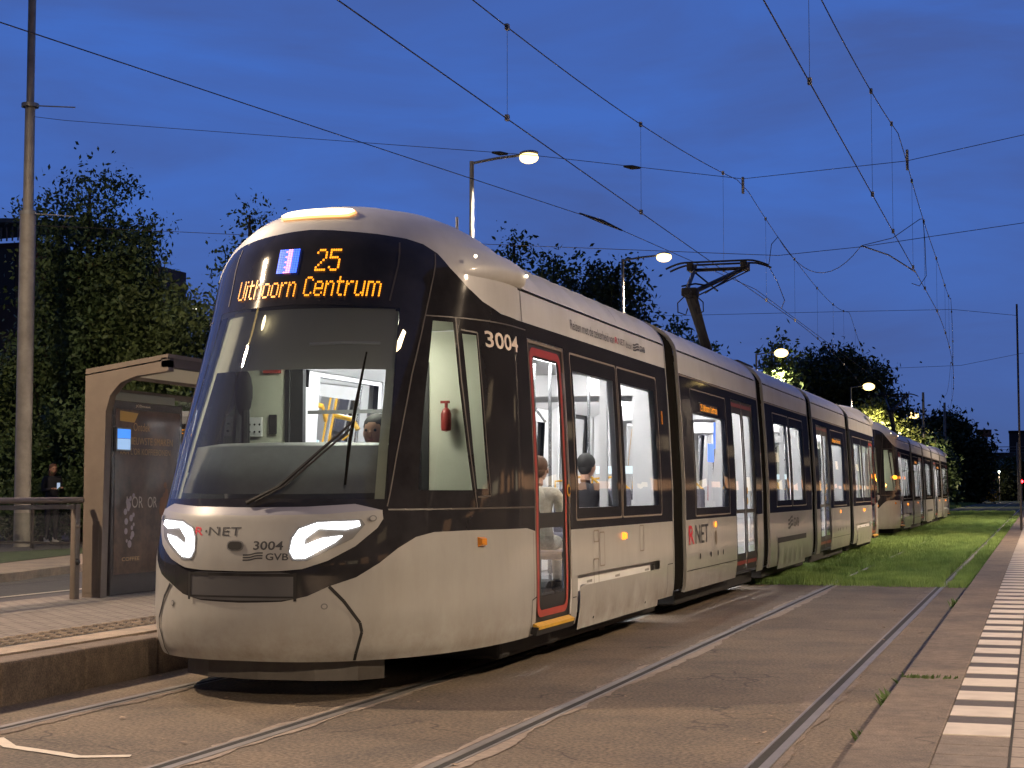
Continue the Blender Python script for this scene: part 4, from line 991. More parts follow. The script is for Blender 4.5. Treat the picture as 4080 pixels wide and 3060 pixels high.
street_lamp(-9.49,30.6,8.0,'largest glaring street lamp, high above the roof of the first tram',3500,glow_r=1.15)
street_lamp(-9.95,45.0,8.0,'lit street lamp just left of the raised pantograph',3500,glow_r=1.3)
street_lamp(-11.6,78.3,8.0,'lit street lamp above the middle of the first tram, left of the dark round tree',3500,glow_r=2.0)
street_lamp(-10.1,105.4,8.0,'lit street lamp shining on pale leaves beneath it',4500,px=-1.1,glow_r=2.3)
street_lamp(-10.23,146.7,8.0,'lit street lamp low over the second tram roof, right of the lit leaves',3500,glow_r=2.8)
street_lamp(-8.3,232,7.9,'farthest lit street lamp, beside the distant poles',1500,px=-.8,glow_r=3.2)
# lamps outside the frame; those opposite the trams are added for their light
street_lamp(3.0,-3.4,7.2,'lit street lamp on the right platform behind the camera position',10800,px=1.0,ground=.2)
street_lamp(5.2,15.0,7.5,'added unseen lamp on the right platform opposite the first door of the tram',5000,px=1.0,ground=.2)  # unseen lamp, added to light the tram side and the road
street_lamp(5.5,40.0,7.5,'added unseen lamp on the right platform opposite the rear of the first tram',8500,px=1.0,ground=.2)  # also added out of view, lights the rear sections and the grass
street_lamp(5.5,70.0,7.5,'added unseen lamp on the right platform opposite the second tram',9000,px=1.0,ground=.2)  # added out of view for light on the second tram
street_lamp(-12.2,9.0,8.0,'lit street lamp behind the left platform, outside the left edge of the view',5000,px=-1.0)
street_lamp(-17.2,19.5,13.0,'tall lit lamp over the left road, outside the left edge of the view',4000,px=-1.0)
# ------------------------------------------------------------------ overhead line
def wire(name,pts,r,label,cat,group,sag=0,m=M_WIRE):
    P=[]
    for i in range(len(pts)-1):
        a=Vector(pts[i]);b=Vector(pts[i+1]); n=max(1,int((b-a).length/3)) if sag else 1
        for k in range(n):
            t=k/n; p=a.lerp(b,t); p.z-=sag*4*t*(1-t); P.append(p)
    P.append(Vector(pts[-1])); return tag(MB().tube(P,r,5).build(name,m,None,True),label,cat,group)
def curveY(x0,z,ys,fx=None): return [((fx(y) if fx else x0),y,z) for y in ys]
fxL=lambda y: -5.02-max(0,y-36)**1.5*.008
fxR=lambda y: -1.92-max(0,y-34)**1.5*.0065
def zL(y):
    if y<29.4: return 6.0+.00272*(y-10)**2
    if y<52: t=(y-29.4)/22.6; return 7.02-.62*4*t*(1-t)+.0*t
    t=((y-52)%24)/24; return 7.0-.6*4*t*(1-t)
def zR(y):
    if y<25.5: return 6.05+.0030*(y-9)**2
    if y<48: t=(y-25.5)/22.5; return 6.86-.62*4*t*(1-t)
    t=((y-48)%24)/24; return 6.9-.6*4*t*(1-t)
YSS=list(np.arange(-6,150,2.0))
c1=tag(MB().tube([(fxL(y),y,5.14) for y in YSS],.0065,5).build('contact_wire',M_WIRE,None,True),'dark contact wire over the left track that the pantograph touches','overhead wire','overhead wires')
m1=tag(MB().tube([(fxL(y),y,zL(y)) for y in np.arange(-6,150,1.2)],.0065,5).build('messenger_wire',M_WIRE,None,True),'sagging messenger wire above the left track','overhead wire','overhead wires')
c2=tag(MB().tube([(fxR(y),y,5.14) for y in YSS],.0065,5).build('contact_wire',M_WIRE,None,True),'lower contact wire over the right track at top right','overhead wire','overhead wires')
m2=tag(MB().tube([(fxR(y),y,zR(y)) for y in np.arange(-6,150,1.2)],.0065,5).build('messenger_wire',M_WIRE,None,True),'upper messenger wire over the right track at top right','overhead wire','overhead wires')
for par,fx,zf,ys in ((m1,fxL,zL,(9.5,15.45,21.3,27.4,32.0,36,40.5,45,49,55,60,66,72)),(m2,fxR,zR,(14.9,20.9,24.0,28,31,35,40,44,50,56,62,70))):
    for y in ys:
        MB().tube([(fx(y),y,5.14),(fx(y),y,zf(y))],.0024,4).build('dropper',M_WIRE,par)
        mb=MB(); mb.box(fx(y)-.018,fx(y)+.018,y-.03,y+.03,5.12,5.18); mb.box(fx(y)-.018,fx(y)+.018,y-.03,y+.03,zf(y)-.03,zf(y)+.03); mb.build('clamp',M_GALV,par)
# registration hangers at the first support
MB().box(-5.04,-5.0,29.36,29.44,6.82,7.12).build('hanger',M_GALV,m1); MB().box(-1.94,-1.90,27.0,27.08,6.62,6.95).build('hanger',M_GALV,m2)
wire('span_wire',[(-20.2,29.4,9.33),(-19.35,29.4,9.18),(-9.09,29.4,7.79),(-5.02,29.4,7.09),(-1.95,27.2,6.80),(.0,26.5,6.98),(3.4,26.5,7.4)],.006,'upper span wire crossing the sky from the left mast over both tracks','span wire','span wires')
wire('span_wire',[(-20.2,29.4,7.0),(-15.4,29.4,6.57),(-4.4,29.4,5.65),(-2.91,29.4,5.74),(-.15,29.4,6.03),(3.4,29.4,6.5)],.006,'lower span wire behind the pantograph, held by the left mast','span wire','span wires')
for q in ((-9.7,29.4,7.86),(.35,26.5,7.03),(-7.1,29.4,7.43)):
    tag(MB().tube([(q[0]-.16,q[1],q[2]+.03),(q[0],q[1],q[2]),(q[0]+.16,q[1],q[2]-.02)],[.02,.045,.02],8).build('insulator',M_DK,None,True),{-9.7:'dark insulator on the upper span wire, left of the first lamp',.35:'dark insulator on the upper span wire at the right edge',-7.1:'dark insulator on the upper span wire right of the nearest lamp'}[q[0]],'insulator','span wire insulators')
# jumper loop between the tracks
P=[]
for i in range(13):
    t=i/12; a=Vector((fxL(33.5),33.5,zL(33.5)));b=Vector((-2.91,29.4,5.76)); p=a.lerp(b,t); p.z-=.62*4*t*(1-t); P.append(p)
P+= [Vector((-2.4,29.9,5.95)),Vector((-1.95,30.4,6.35)),Vector((fxR(30.8),30.8,zR(30.8)))]
tag(MB().tube(P,.007,5).build('jumper_cable',M_WIRE,None,True),'drooping jumper cable joining the wires of the two tracks','cable','jumper cables')
tag(MB().tube([(fxR(30.8),30.8,zR(30.8)),(-1.9,30.9,6.0),(-1.88,30.8,5.35),(-1.98,30.4,5.12),(-2.1,30.2,5.15)],.007,5).build('jumper_cable',M_WIRE,None,True),'short looped jumper cable hanging on the right track wire','cable','jumper cables')
tag(MB().tube([(-2.91,29.4,5.76),(-2.45,29.6,5.60),(-2.0,29.8,5.30)],.013,8).build('steady_arm',M_GALV,None,True),'grey steady arm bolted to the right track contact wire','steady arm')
tag(MB().tube([(fxL(33.6),33.6,zL(33.6)),(-5.0,32.6,6.35),(-5.0,32.2,5.85),(-4.8,32.0,5.5),(-4.75,32.6,5.2),(-4.95,33.5,5.14)],.008,5).build('jumper_cable',M_WIRE,None,True),'thin curved jumper cable just right of the pantograph','cable','jumper cables')
wire('feeder_wire',[(-9.0,0,5.0),(-8.57,12,5.49),(-8.19,20,5.93),(-7.32,28,6.2),(-5.4,33,5.50),(-5.3,60,5.3)],.0065,'long diagonal feeder wire running from upper left down to the pantograph','overhead wire','overhead wires')
tag(MB().tube([(-7.45,27.0,6.19),(-7.32,28,6.2),(-7.1,28.6,6.12)],[.015,.04,.015],8).build('insulator',M_DK,None,True),'dark insulator on the diagonal feeder wire','insulator','span wire insulators')
wire('span_wire',[(-22,52,7.2),(-6.1,52,7.05),(-2.4,52,7.0),(-.5,52,6.75)],.007,'second span wire farther down the line, over the dark round tree','span wire','span wires')
wire('span_wire',[(-8,62,5.9),(-2.6,62,6.0),(-.4,62,6.4)],.007,'third span wire, low between the tree and the far right mast','span wire','span wires')
# masts
def mast(x,y,h,r0,r1,label,step=None,clamps=(),g=.0,m=None):
    t=empty('overhead_mast',(x,y,g),label,'mast','overhead line masts')
    if step: P=[(0,0,0),(0,0,step[0]),(0,0,step[0]),(0,0,step[1]),(0,0,step[1]),(0,0,h)]; R=[r0,r0,r0*.66,r0*.62,r1,r1]
    else: P=[(0,0,0),(0,0,h)]; R=[r0,r1]
    MB().tube(P,R,18).build('pole',m or M_GALV,t,True)
    for z in clamps:
        rr=r0*.9; b=MB(); b.lathe([(rr,z-.04),(rr+.03,z-.04),(rr+.03,z+.04),(rr,z+.04)],0,0,18); b.tube([(0,0,z),(1.1,0,z-.12)],.014,6); b.build('clamp',M_GALV,t,True)
    return t
mast(-20.2,29.4,13.2,.168,.082,'tall round grey mast at the left edge carrying the span wires',(7.02,9.33),(7.02,9.33),.23,mat('mast_grey',(.30,.28,.25),.55,metal=.2,var=.25,scale=3))
mast(-.50,52,6.9,.035,.03,'slim dark mast at the right edge of the picture',m=M_WIRE,g=.2)
mast(-9.6,150,10.2,.16,.11,'tall pale mast right of the second tram',clamps=())
mast(-8.9,172,10.4,.17,.12,'second pale mast just right of the tall one beyond the second tram')
mast(-2.6,240,8.2,.16,.14,'pale mast in front of the viaduct near the red signal')
mast(-5.7,240,6.6,.10,.09,'thin pale mast in front of the viaduct, left of the red signal')
# ------------------------------------------------------------------ trees
def leafmat(name,c,var=.5):
    m=mat(name,c,.55,var=var,scale=1.1,spec=.25); b=m.node_tree.nodes['Principled BSDF']; b.inputs['Subsurface Weight'].default_value=0
    return m
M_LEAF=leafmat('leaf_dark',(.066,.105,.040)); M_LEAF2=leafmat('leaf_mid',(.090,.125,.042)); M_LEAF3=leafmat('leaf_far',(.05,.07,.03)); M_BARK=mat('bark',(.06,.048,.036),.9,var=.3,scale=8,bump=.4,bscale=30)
def tree(name,x,y,g,blobs,n,leaf,label,cat,group,m=M_LEAF,trunk=None,clump=.32,lim=7):
    n=int(n*2.6); leaf=leaf*1.05
    """blobs: (dx,dy,z,rx,ry,rz); leaves sit in small clumps spread through the blobs' volume"""
    t=empty(name,(x,y,g),label,cat,group)
    vol=np.array([b[3]*b[4]*b[5] for b in blobs])**(2/3); vol=vol/vol.sum()
    nc=max(12,n//26); pts=[]
    for b,v in zip(blobs,vol):
        k=max(3,int(nc*v)); d=rng.normal(size=(k,3)); d/=np.linalg.norm(d,axis=1)[:,None]; r=rng.random(k)**(.42)*(1+.16*rng.normal(size=k))
        pts.append(np.array(b[:3])+d*r[:,None]*np.array(b[3:]))
    C=np.concatenate(pts); C=C[C[:,2]>.15]
    idx=rng.integers(0,len(C),n); cs=clump*rng.uniform(.5,1.3,len(C)); dens_=rng.random(len(C))
    keep=rng.random(n)<(.25+.75*dens_[idx]); idx=idx[keep]; n=len(idx)
    d=rng.normal(size=(n,3)); P=C[idx]+d*cs[idx][:,None]*.62
    a=rng.normal(size=(n,3)); a/=np.linalg.norm(a,axis=1)[:,None]; b=np.cross(a,rng.normal(size=(n,3))); b/=np.linalg.norm(b,axis=1)[:,None]
    s=leaf*rng.uniform(.4,1.6,n)[:,None]
    v=np.stack([P-a*s,P-b*s*.48,P+a*s,P+b*s*.48],1)
    me=bpy.data.meshes.new('crown'); me.vertices.add(n*4); me.vertices.foreach_set('co',v.ravel()); me.loops.add(n*4); me.loops.foreach_set('vertex_index',np.arange(n*4)); me.polygons.add(n); me.polygons.foreach_set('loop_start',np.arange(0,n*4,4)); me.polygons.foreach_set('loop_total',np.full(n,4)); me.materials.append(m); me.update()
    o=bpy.data.objects.new('crown',me); COL.objects.link(o); o.parent=t
    top=max(b[2] for b in blobs); tr=trunk or max(.06,top*.018)
    mb=MB(); mb.tube([(0,0,-.1),(.05,.02,top*.3),(-.04,.05,top*.65),(0,0,top)],[tr*1.3,tr,tr*.6,tr*.2],8)
    for k in range(min(lim,len(blobs)*2)):
        c=C[rng.integers(0,len(C))]; z0=max(.3,c[2]*.55); mb.tube([(0,0,z0),(c[0]*.5,c[1]*.5,(z0+c[2])/2+.1),tuple(c)],[tr*.5,tr*.3,tr*.1],5)
    mb.build('trunk',M_BARK,t,True)
    return t
def rb(zx,n,r0,r1,base=0):
    """ragged blobs under a profile list [(x,top)]"""
    B=[]
    for x,top in zx:
        z=base+.3
        while z<top-.2:
            r=random.uniform(r0,r1); r=min(r,max(.3,(top-z)*.9)); B.append((x+random.uniform(-.55,.55),random.uniform(-.8,1.0),z+r*.6,r*random.uniform(.9,1.4),r,r*random.uniform(.7,1.0))); z+=r*.9
        B.append((x,random.uniform(-.2,.4),top-.30,.34,.34,.36))
    return B
G='trees behind the left footpath'
tree('broadleaf_tree',-20.75,32.6,.2,rb([(-.55,6.4),(0,7.4),(.1,8.5),(.5,7.5),(.9,6.8)],0,.5,.9),26000,.055,'tall dark tree with a narrow pointed top, beside the left mast','tree',G)
tree('broadleaf_tree',-22.1,33.0,.2,rb([(-.4,6.2),(.1,7.7),(.6,6.9),(-1.0,4.2)],0,.5,.9),17000,.055,'dark tree with a blunt flat top just right of the left mast','tree',G)
tree('broadleaf_tree',-19.3,32.8,.2,rb([(-.6,6.6),(0,6.0),(.6,5.7),(1.1,5.4)],0,.6,.95),20000,.055,'rounded tree sloping down to the right of the tall pointed one','tree',G,m=M_LEAF2)
tree('poplar_tree',-17.15,33.6,.2,rb([(-.35,6.9),(.1,7.8),(.35,7.0),(.6,6.6)],0,.28,.5),9000,.05,'thin twiggy poplar whose feathery tips rise beside the tram nose','tree',G,clump=.4)
tree('broadleaf_tree',-16.4,32.4,.2,rb([(-.8,5.3),(-.2,5.6),(.5,5.5),(1.2,5.0),(2.0,4.6)],0,.6,.95),20000,.055,'olive green tree directly behind the shelter roof, reaching the tram windscreen','tree',G,m=M_LEAF2)
tree('shrub',-23.0,33.0,.2,rb([(-.6,3.6),(.1,4.1),(.8,4.3)],0,.5,.85),12000,.055,'leafy shrub at the far left edge below the dark building','shrub',G,m=M_LEAF2)
tree('shrub',-20.6,31.9,.2,rb([(-1.0,2.3),(-.3,2.9),(.5,3.2),(1.2,2.8)],0,.45,.75),13000,.05,'dense dark shrub directly behind the standing person','shrub',G)
tree('shrub',-18.2,31.5,.2,rb([(-.9,3.0),(0,3.1),(.9,3.3)],0,.45,.75),12000,.05,'dark shrub between the standing person and the shelter','shrub',G)
G2='trees beyond the trams'
tree('conifer_tree',-19.2,60,0,rb([(-.3,9.0),(.1,11.2),(.4,9.4)],0,.5,.9),7000,.09,'slim pointed treetop over the first tram roof, left of its bushier neighbour','tree',G2,m=M_LEAF2,clump=.4)
tree('conifer_tree',-17.9,61,0,rb([(-.4,9.8),(.1,10.5),(.5,9.6)],0,.6,1.0),7000,.09,'slim bushy treetop over the tram roof, just right of the pointed one','tree',G2,m=M_LEAF2,clump=.4)
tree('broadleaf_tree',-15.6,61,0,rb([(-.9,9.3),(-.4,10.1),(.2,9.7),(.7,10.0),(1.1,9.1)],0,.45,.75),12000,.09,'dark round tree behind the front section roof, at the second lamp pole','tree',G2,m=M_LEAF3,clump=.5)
tree('broadleaf_tree',-14.0,64,0,rb([(-.5,7.6),(.2,8.2),(.8,7.4)],0,.5,.9),5000,.09,'low green treetop just above the end of the front section','tree',G2,clump=.4)
tree('conifer_tree',-12.3,80,0,rb([(-.3,7.5),(.2,8.9),(.6,7.7)],0,.5,.9),5000,.12,'small feathery treetop beside the third lamp','tree',G2,clump=.5)
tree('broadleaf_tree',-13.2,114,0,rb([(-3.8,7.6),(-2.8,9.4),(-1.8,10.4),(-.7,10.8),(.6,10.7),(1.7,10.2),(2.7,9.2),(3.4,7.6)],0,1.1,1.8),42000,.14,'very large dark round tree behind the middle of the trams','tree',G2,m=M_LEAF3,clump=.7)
tree('broadleaf_tree',-9.2,108.5,0,rb([(-1.2,6.9),(-.2,6.3),(.7,5.2),(1.5,4.8)],0,.5,.9),12000,.12,'pale leafy branches lit by the street lamp over the second tram','tree',G2,m=mat('leaf_lit',(.16,.20,.045),.5,var=.4,scale=1.2),clump=.55)  # lamplight is put into the paler leaf colour
tree('broadleaf_tree',-8.6,150,0,rb([(-1.6,6.5),(-.4,6.0),(.6,5.2)],0,.8,1.3),6000,.16,'small tree with a patch of lamplight behind the second tram roof','tree',G2,clump=.7)
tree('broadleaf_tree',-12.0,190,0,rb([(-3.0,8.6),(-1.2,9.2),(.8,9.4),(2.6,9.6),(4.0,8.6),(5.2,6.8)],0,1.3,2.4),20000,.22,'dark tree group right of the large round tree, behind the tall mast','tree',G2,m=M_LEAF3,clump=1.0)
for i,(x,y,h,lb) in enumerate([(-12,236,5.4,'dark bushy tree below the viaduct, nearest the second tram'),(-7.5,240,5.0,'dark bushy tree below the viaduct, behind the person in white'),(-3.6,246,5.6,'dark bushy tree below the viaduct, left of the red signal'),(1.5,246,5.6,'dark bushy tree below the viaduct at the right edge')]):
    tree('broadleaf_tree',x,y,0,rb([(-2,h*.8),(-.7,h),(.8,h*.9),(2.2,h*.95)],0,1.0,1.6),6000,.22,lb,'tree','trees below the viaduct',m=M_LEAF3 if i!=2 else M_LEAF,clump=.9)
# ------------------------------------------------------------------ far structures
def viaduct():
    t=empty('viaduct',(0,262,0),'dark road viaduct with a rail crossing the background at right','viaduct')
    MB().box(-30,60,0,9,6.2,7.3,.1).build('deck',mat('viaduct_concrete',(.10,.095,.09),.85,var=.2,scale=1),t)
    m=MB(); m.box(-30,60,-.1,0,8.1,8.2); m.box(-30,60,-.1,0,7.7,7.75); [m.box(x,x+.08,-.1,0,7.3,8.1) for x in range(-30,60,3)]; m.build('railing',M_GALV,t)
    for x in (-24,-12,0,14,30): MB().box(x,x+1.4,1,8,0,6.2).build('pier',MATS['viaduct_concrete'],t)
viaduct()
b=empty('billboard',(-7.1,244,0),'dark red billboard on a post above the viaduct','billboard')
MB().box(-.95,.95,-.15,.15,9.1,10.2,.03).build('panel',mat('billboard_red',(.10,.05,.05),.6),b); MB().box(-.15,.1,-.1,.1,0,9.1).build('post',M_DK,b); MB().box(.25,.4,-.1,.1,5,9.1).build('post',M_DK,b)
MB().box(-.8,.8,-.17,-.152,9.45,9.85).build('lettering_band',mat('billboard_band',(.14,.09,.09),.6),b)
b=empty('office_building',(-4.4,285,0),'dark flat-roofed building behind the viaduct at the right edge','building')
MB().box(0,30,0,20,0,11.1).build('wall',mat('office_wall',(.06,.062,.068),.8,var=.2,scale=.5),b)
MB().box(-.1,30.1,-.1,20.1,11.1,11.45).build('roof_edge',M_DK,b)
for i in range(7):
    for j in range(3): MB().box(1.2+i*3.6,3.4+i*3.6,-.05,.0,3.2+j*2.7,4.6+j*2.7).build('window',mat('dark_pane',(.03,.035,.045),.1),b)
b=empty('warehouse_building',(-30,258,0),'low dark building under the far edge of the viaduct','building')
MB().box(0,50,12,30,0,6.0).build('wall',mat('shed_wall',(.045,.042,.04),.85,var=.2,scale=.5),b); MB().box(-.2,50.2,11.8,30.2,6.0,6.2).build('roof',M_DK,b)
for x in (12,20,27): MB().box(x,x+1.2,11.93,12,1.2,2.2).build('window',emis('far_window',(1,.62,.25),.5),b)
# red signal at the right edge
t=empty('signal',(-1.75,200,0),'railway signal showing red at the right edge','signal'); MB().tube([(0,0,0),(0,0,2.9)],.05).build('post',M_GALV,t); MB().box(-.16,.16,-.1,.1,2.15,2.95,.03).build('signal_box',M_DK,t)
MB().ball((0,-.13,2.5),.16,12,(1,.4,1)).build('red_light',emis('signal_red',(1,.015,.02),30),t)
t=empty('marker_post',(-11.1,235,0),'black and white banded marker post right of the second tram','post')
MB().tube([(0,0,0),(0,0,2.15)],.15,12).build('post',M_DK,t)
for k in range(4): MB().lathe([(.155,.45+k*.42),(.16,.47+k*.42),(.16,.63+k*.42),(.155,.65+k*.42)],0,0,12).build('white_band',M_WHI,t)
t=empty('yellow_bush',(-5.9,215,0),'low bush lit yellow near the far masts','shrub')
t2_=tree('shrub',-6.6,216,0,rb([(-.9,1.5),(0,1.9),(.9,1.6)],0,.4,.6),2500,.12,'small low bush lit yellow near the far masts','shrub',None,m=mat('leaf_yellow_lit',(.30,.22,.03),.6,var=.3,scale=1)); bpy.data.objects.remove(t)  # yellow light on the bush is put into its leaf colour
l=bpy.data.lights.new('lamp_light','POINT'); l.energy=500; l.color=WARM; l.shadow_soft_size=.1
t=empty('street_lamp',(-4.4,206,0),'small low lamp standing near the yellow bush','street lamp'); MB().tube([(0,0,0),(0,0,3.6)],.05).build('pole',M_LPOLE,t); MB().ball((0,0,3.7),.12,10).build('lamp_glass',emis('lamp_white',(.8,1,.9),12),t,True)
o=bpy.data.objects.new('lamp_light',l); COL.objects.link(o); o.parent=t; o.location=(0,-.4,3.6)
# dark building at far left with a glowing wall panel
b=empty('apartment_building',(-39.2,60,0),'dark apartment building with a curved roof behind the left trees','building')
WB=mat('apartment_wall',(.10,.065,.055),.85,var=.2,scale=2)
MB().box(-8,-1.6,0,3,0,12.1).build('wall',WB,b); MB().box(-1.6,4,.8,3,0,10.9).build('wall',WB,b)
V=[];Fc=[];n=14
for i in range(n+1):
    x=-8+10.5*i/n; z=13.1-.010*(x+3.5)**2-.06*max(0,x+3); V+=[(x,-.6,z-.18),(x,-.6,z),(x,3.2,z),(x,3.2,z-.18)]
for i in range(n):
    for j in range(4): a=i*4+j;bb=i*4+(j+1)%4; Fc.append((a,bb,bb+4,a+4))
Fc.append((0,1,2,3)); mk('roof',V,Fc,M_GREY,b)
m=MB(); [m.box(x,x+.05,-.5,-.45,12.1,12.7) for x in np.arange(-7.8,-1.6,.28)]; m.build('balustrade',M_GREY,b)
MB().box(-3.6,-2.6,-.02,.03,9.4,11.9).build('window',mat('dark_pane2',(.02,.02,.028),.1),b)
MB().box(-.9,1.9,.70,.8,9.9,11.2).build('facade_glow',emis('brick_glow',(.55,.18,.07),1.0),b)  # warm light on the brick wall is put in as emission
for (x,z) in ((1.5,9.9),(1.75,9.75),(4.0,9.8),(4.3,9.65),(4.1,9.3),(6.3,8.9),(3.9,8.4)):
    f=MB().box(x-.10,x+.10,-.4,-.3,z-.10,z+.10,.02).build('window_light',emis('window_white',(1,.95,.75),3.5),b)
# building on the right-hand street, seen mirrored in the tram windows
b=empty('shop_building',(14,-20,0),'row of lit shop fronts on the right-hand street, mirrored in the tram windows','building')
MB().box(0,10,0,460,0,15).build('wall',mat('shop_wall',(.05,.04,.035),.85,var=.2,scale=1),b); MB().box(-.3,10.3,-.3,460.3,15,15.3).build('roof',M_DK,b)
for i in range(100):
    y0=1.2+i*4.5; MB().box(-.05,.0,y0+random.uniform(0,1.5),y0+random.uniform(2.0,3.9),2.4+random.uniform(0,.4),3.1+random.uniform(0,.9)).build('shop_window',emis('shop_warm' if i%4 else 'shop_pale',(1,.50,.22) if i%4 else (1,.8,.5),.8),b)
    if i%5==1: MB().box(-.06,.0,y0,y0+2,5.6,6.6).build('window',emis('flat_window',(1,.72,.4),.7),b)
# ------------------------------------------------------------------ shelter
M_BRN=mat('shelter_brown',(.135,.108,.088),.5,var=.12,scale=6,metal=.1)
M_BRND=mat('shelter_dark',(.065,.052,.045),.5,var=.12,scale=6)
sh=empty('tram_shelter',(-9.5,15.0,.28),'brown tram stop shelter with glass walls and an advert panel behind the tram nose','shelter')
# bent end frames
def endframe(y):
    outer=[(0,0),(0,2.33),(.98,2.475),(.98,2.36),(.60,2.315),(.42,2.25),(.30,2.12),(.25,1.95),(.22,0)]
    V=[(x-.06,yy,z) for yy in (y,y+.12) for x,z in outer]; n=len(outer)
    Fc=[tuple(range(n))[::-1],tuple(range(n,2*n))]+[(i,(i+1)%n,n+(i+1)%n,n+i) for i in range(n)]
    return mk('end_frame',V,Fc,M_BRN,sh)
endframe(0); endframe(4.2)
m=MB(); m.box(.20,.24,-.002,.02,.10,.75); m.box(.0,.01,0,.01,0,.01); 
MB().box(-.04,.13,-.006,.0,.05,.80,.002).build('inspection_cover',M_BRN,sh)
# roof; its skylight panels glow faintly
rf=mk('roof',[(-.06,0,2.345),(.92,0,2.49),(.92,4.32,2.49),(-.06,4.32,2.345),(-.06,0,2.40),(.92,0,2.54),(.92,4.32,2.54),(-.06,4.32,2.40)],[(0,3,2,1),(4,5,6,7),(0,1,5,4),(1,2,6,5),(2,3,7,6),(3,0,4,7)],M_BRN,sh)
for y in (.22,2.3): mk('skylight',[(.12,y,2.362),(.80,y,2.462),(.80,y+1.8,2.462),(.12,y+1.8,2.362)],[(0,1,2,3)],mat('skylight_panel',(.45,.40,.32),.4,emit=(1,.82,.55),es=.10),rf)
MB().box(.84,.92,-.0,4.32,2.40,2.50).build('gutter',M_BRND,rf)
MB().box(-.02,.03,.12,4.2,2.16,2.22).build('top_rail',M_BRN,sh); MB().box(-.02,.03,.12,4.2,.05,.10).build('bottom_rail',M_BRND,sh)
for y in (2.22,): MB().box(-.02,.03,y,y+.05,.1,2.16).build('mullion',M_GALV,sh)
mk('glass_wall',[(.0,1.85,.1),(.0,4.2,.1),(.0,4.2,2.16),(.0,1.85,2.16)],[(0,1,2,3)],M_GLF,sh)
MB().box(.03,.09,.26,1.62,2.06,2.18,.005).build('line_sign',mat('line_sign',(.20,.22,.21),.4),sh)
# advert panel
ad=MB().box(-.02,.10,.28,1.78,.0,2.09,.01).build('advert_case',mat('ad_case',(.045,.040,.040),.25,coat=.5),sh)
mk('poster',[(.103,.34,.22),(.103,1.72,.22),(.103,1.72,2.00),(.103,.34,2.00)],[(0,1,2,3)],mat('poster_brown',(.050,.030,.022),.35,var=.6,scale=5,coat=.6,col2=(.13,.075,.05)),ad)
def text_x(name,s,y0,y1,z0,z1,x,m,par,bold=False):
    V,Fc=text2d(s,bold); V=fit(V,y0,y1,z0,z1); return mk(name,[(x,y,z) for y,z in V],Fc,m,par)
M_GOLD=mat('gold_print',(.50,.33,.16),.5); M_GOLD2=mat('gold_tag',(.50,.33,.10),.5)
text_x('advert_text','Ontdek',.70,1.05,1.77,1.86,.107,M_GOLD,ad); text_x('advert_text','DE NIEUWSTE SMAKEN',.42,1.55,1.62,1.70,.107,M_GOLD,ad); text_x('advert_text',"VAN L'OR KOFFIEBONEN",.42,1.50,1.51,1.58,.107,M_GOLD,ad)
text_x('advert_brand',"L'OR",.58,.92,.93,1.06,.107,mat('silver_print',(.42,.36,.30),.5),ad); text_x('advert_brand',"OR",1.02,1.22,.93,1.05,.107,MATS['silver_print'],ad); text_x('maker_name','JCDecaux',.74,1.05,2.025,2.06,.107,M_TXTW,ad)
mk('advert_tag',[(.106,.42,1.87),(.106,.72,1.86),(.106,.80,1.965),(.106,.42,1.98)],[(0,1,2,3)],M_GOLD2,ad)
m=MB()
for k in range(16): m.ball((.106,.62+random.uniform(-.07,.12),.42+.035*k+.12),random.uniform(.02,.05),8,(.05,1,1))
m.build('coffee_flower',mat('flower_print',(.30,.25,.27),.5),ad)
m=MB()
for k in range(10): m.ball((.106,1.38+.05*math.sin(k),.55+.07*k),.06+.03*math.sin(k*1.3),8,(.04,1,1))
m.build('coffee_cup',mat('cup_print',(.20,.085,.035),.5),ad)
text_x('advert_brand','COFFEE',.50,.86,.36,.40,.107,M_GOLD,ad)
MB().box(.11,.14,.30,.60,1.54,1.80,.005).build('timetable_screen',M_GREY,sh); MB().box(.141,.143,.32,.58,1.68,1.78).build('screen_header',emis('screen_header',(.05,.25,.9),1.2),sh); MB().box(.141,.143,.32,.58,1.56,1.675).build('screen_page',emis('screen_page',(.35,.55,.85),.9),sh)
m=MB(); m.box(.35,.75,2.6,4.0,.42,.47,.01); [m.box(.4,.7,y,y+.05,0,.42) for y in (2.7,3.85)]; m.build('bench',M_BRND,sh)
# ------------------------------------------------------------------ railing with glass
rl=empty('platform_railing',(-9.5,14.78,.28),'brown metal railing with a glass panel along the back of the left platform','railing')
def RB(m,name,mm): return m.build(name,mm,rl,True)
RB(MB().box(-.03,.03,-.06,.03,0,.98,.005),'post',M_BRN); RB(MB().box(-.03,.03,-3.3,-3.22,0,.98,.005),'post',M_BRN)
RB(MB().tube([(0,-7,1.02),(0,.10,1.02)],.032,10),'handrail',M_BRN); RB(MB().box(-.02,.02,-7,0,.93,.975),'under_rail',M_BRND)
mk('glass_panel',[(0,-7,.08),(0,-.1,.08),(0,-.1,.90),(0,-7,.90)],[(0,1,2,3)],glass('railing_glass',(.80,.84,.82),.92,film=.02,filmcol=(.4,.4,.4)),rl)
RB(MB().ball((.03,-.02,.38),.035,8),'bracket',M_DK); RB(MB().ball((.03,-.02,.75),.03,8),'bracket',M_BRN)
rl2=empty('guard_rail',(-18.0,28.6,.23),'low dark guard rail in front of the left shrubs','railing')
MB().box(-7,6,0,.05,.95,1.0).build('top_rail',M_BRND,rl2); MB().box(-7,6,0,.05,.10,.14).build('bottom_rail',M_BRND,rl2); m=MB(); [m.box(x,x+.05,0,.05,0,.95) for x in np.arange(-7,6.1,1.85)]; m.build('uprights',M_BRND,rl2)
bpy.data.objects.remove(rl2.children[2]) if False else None
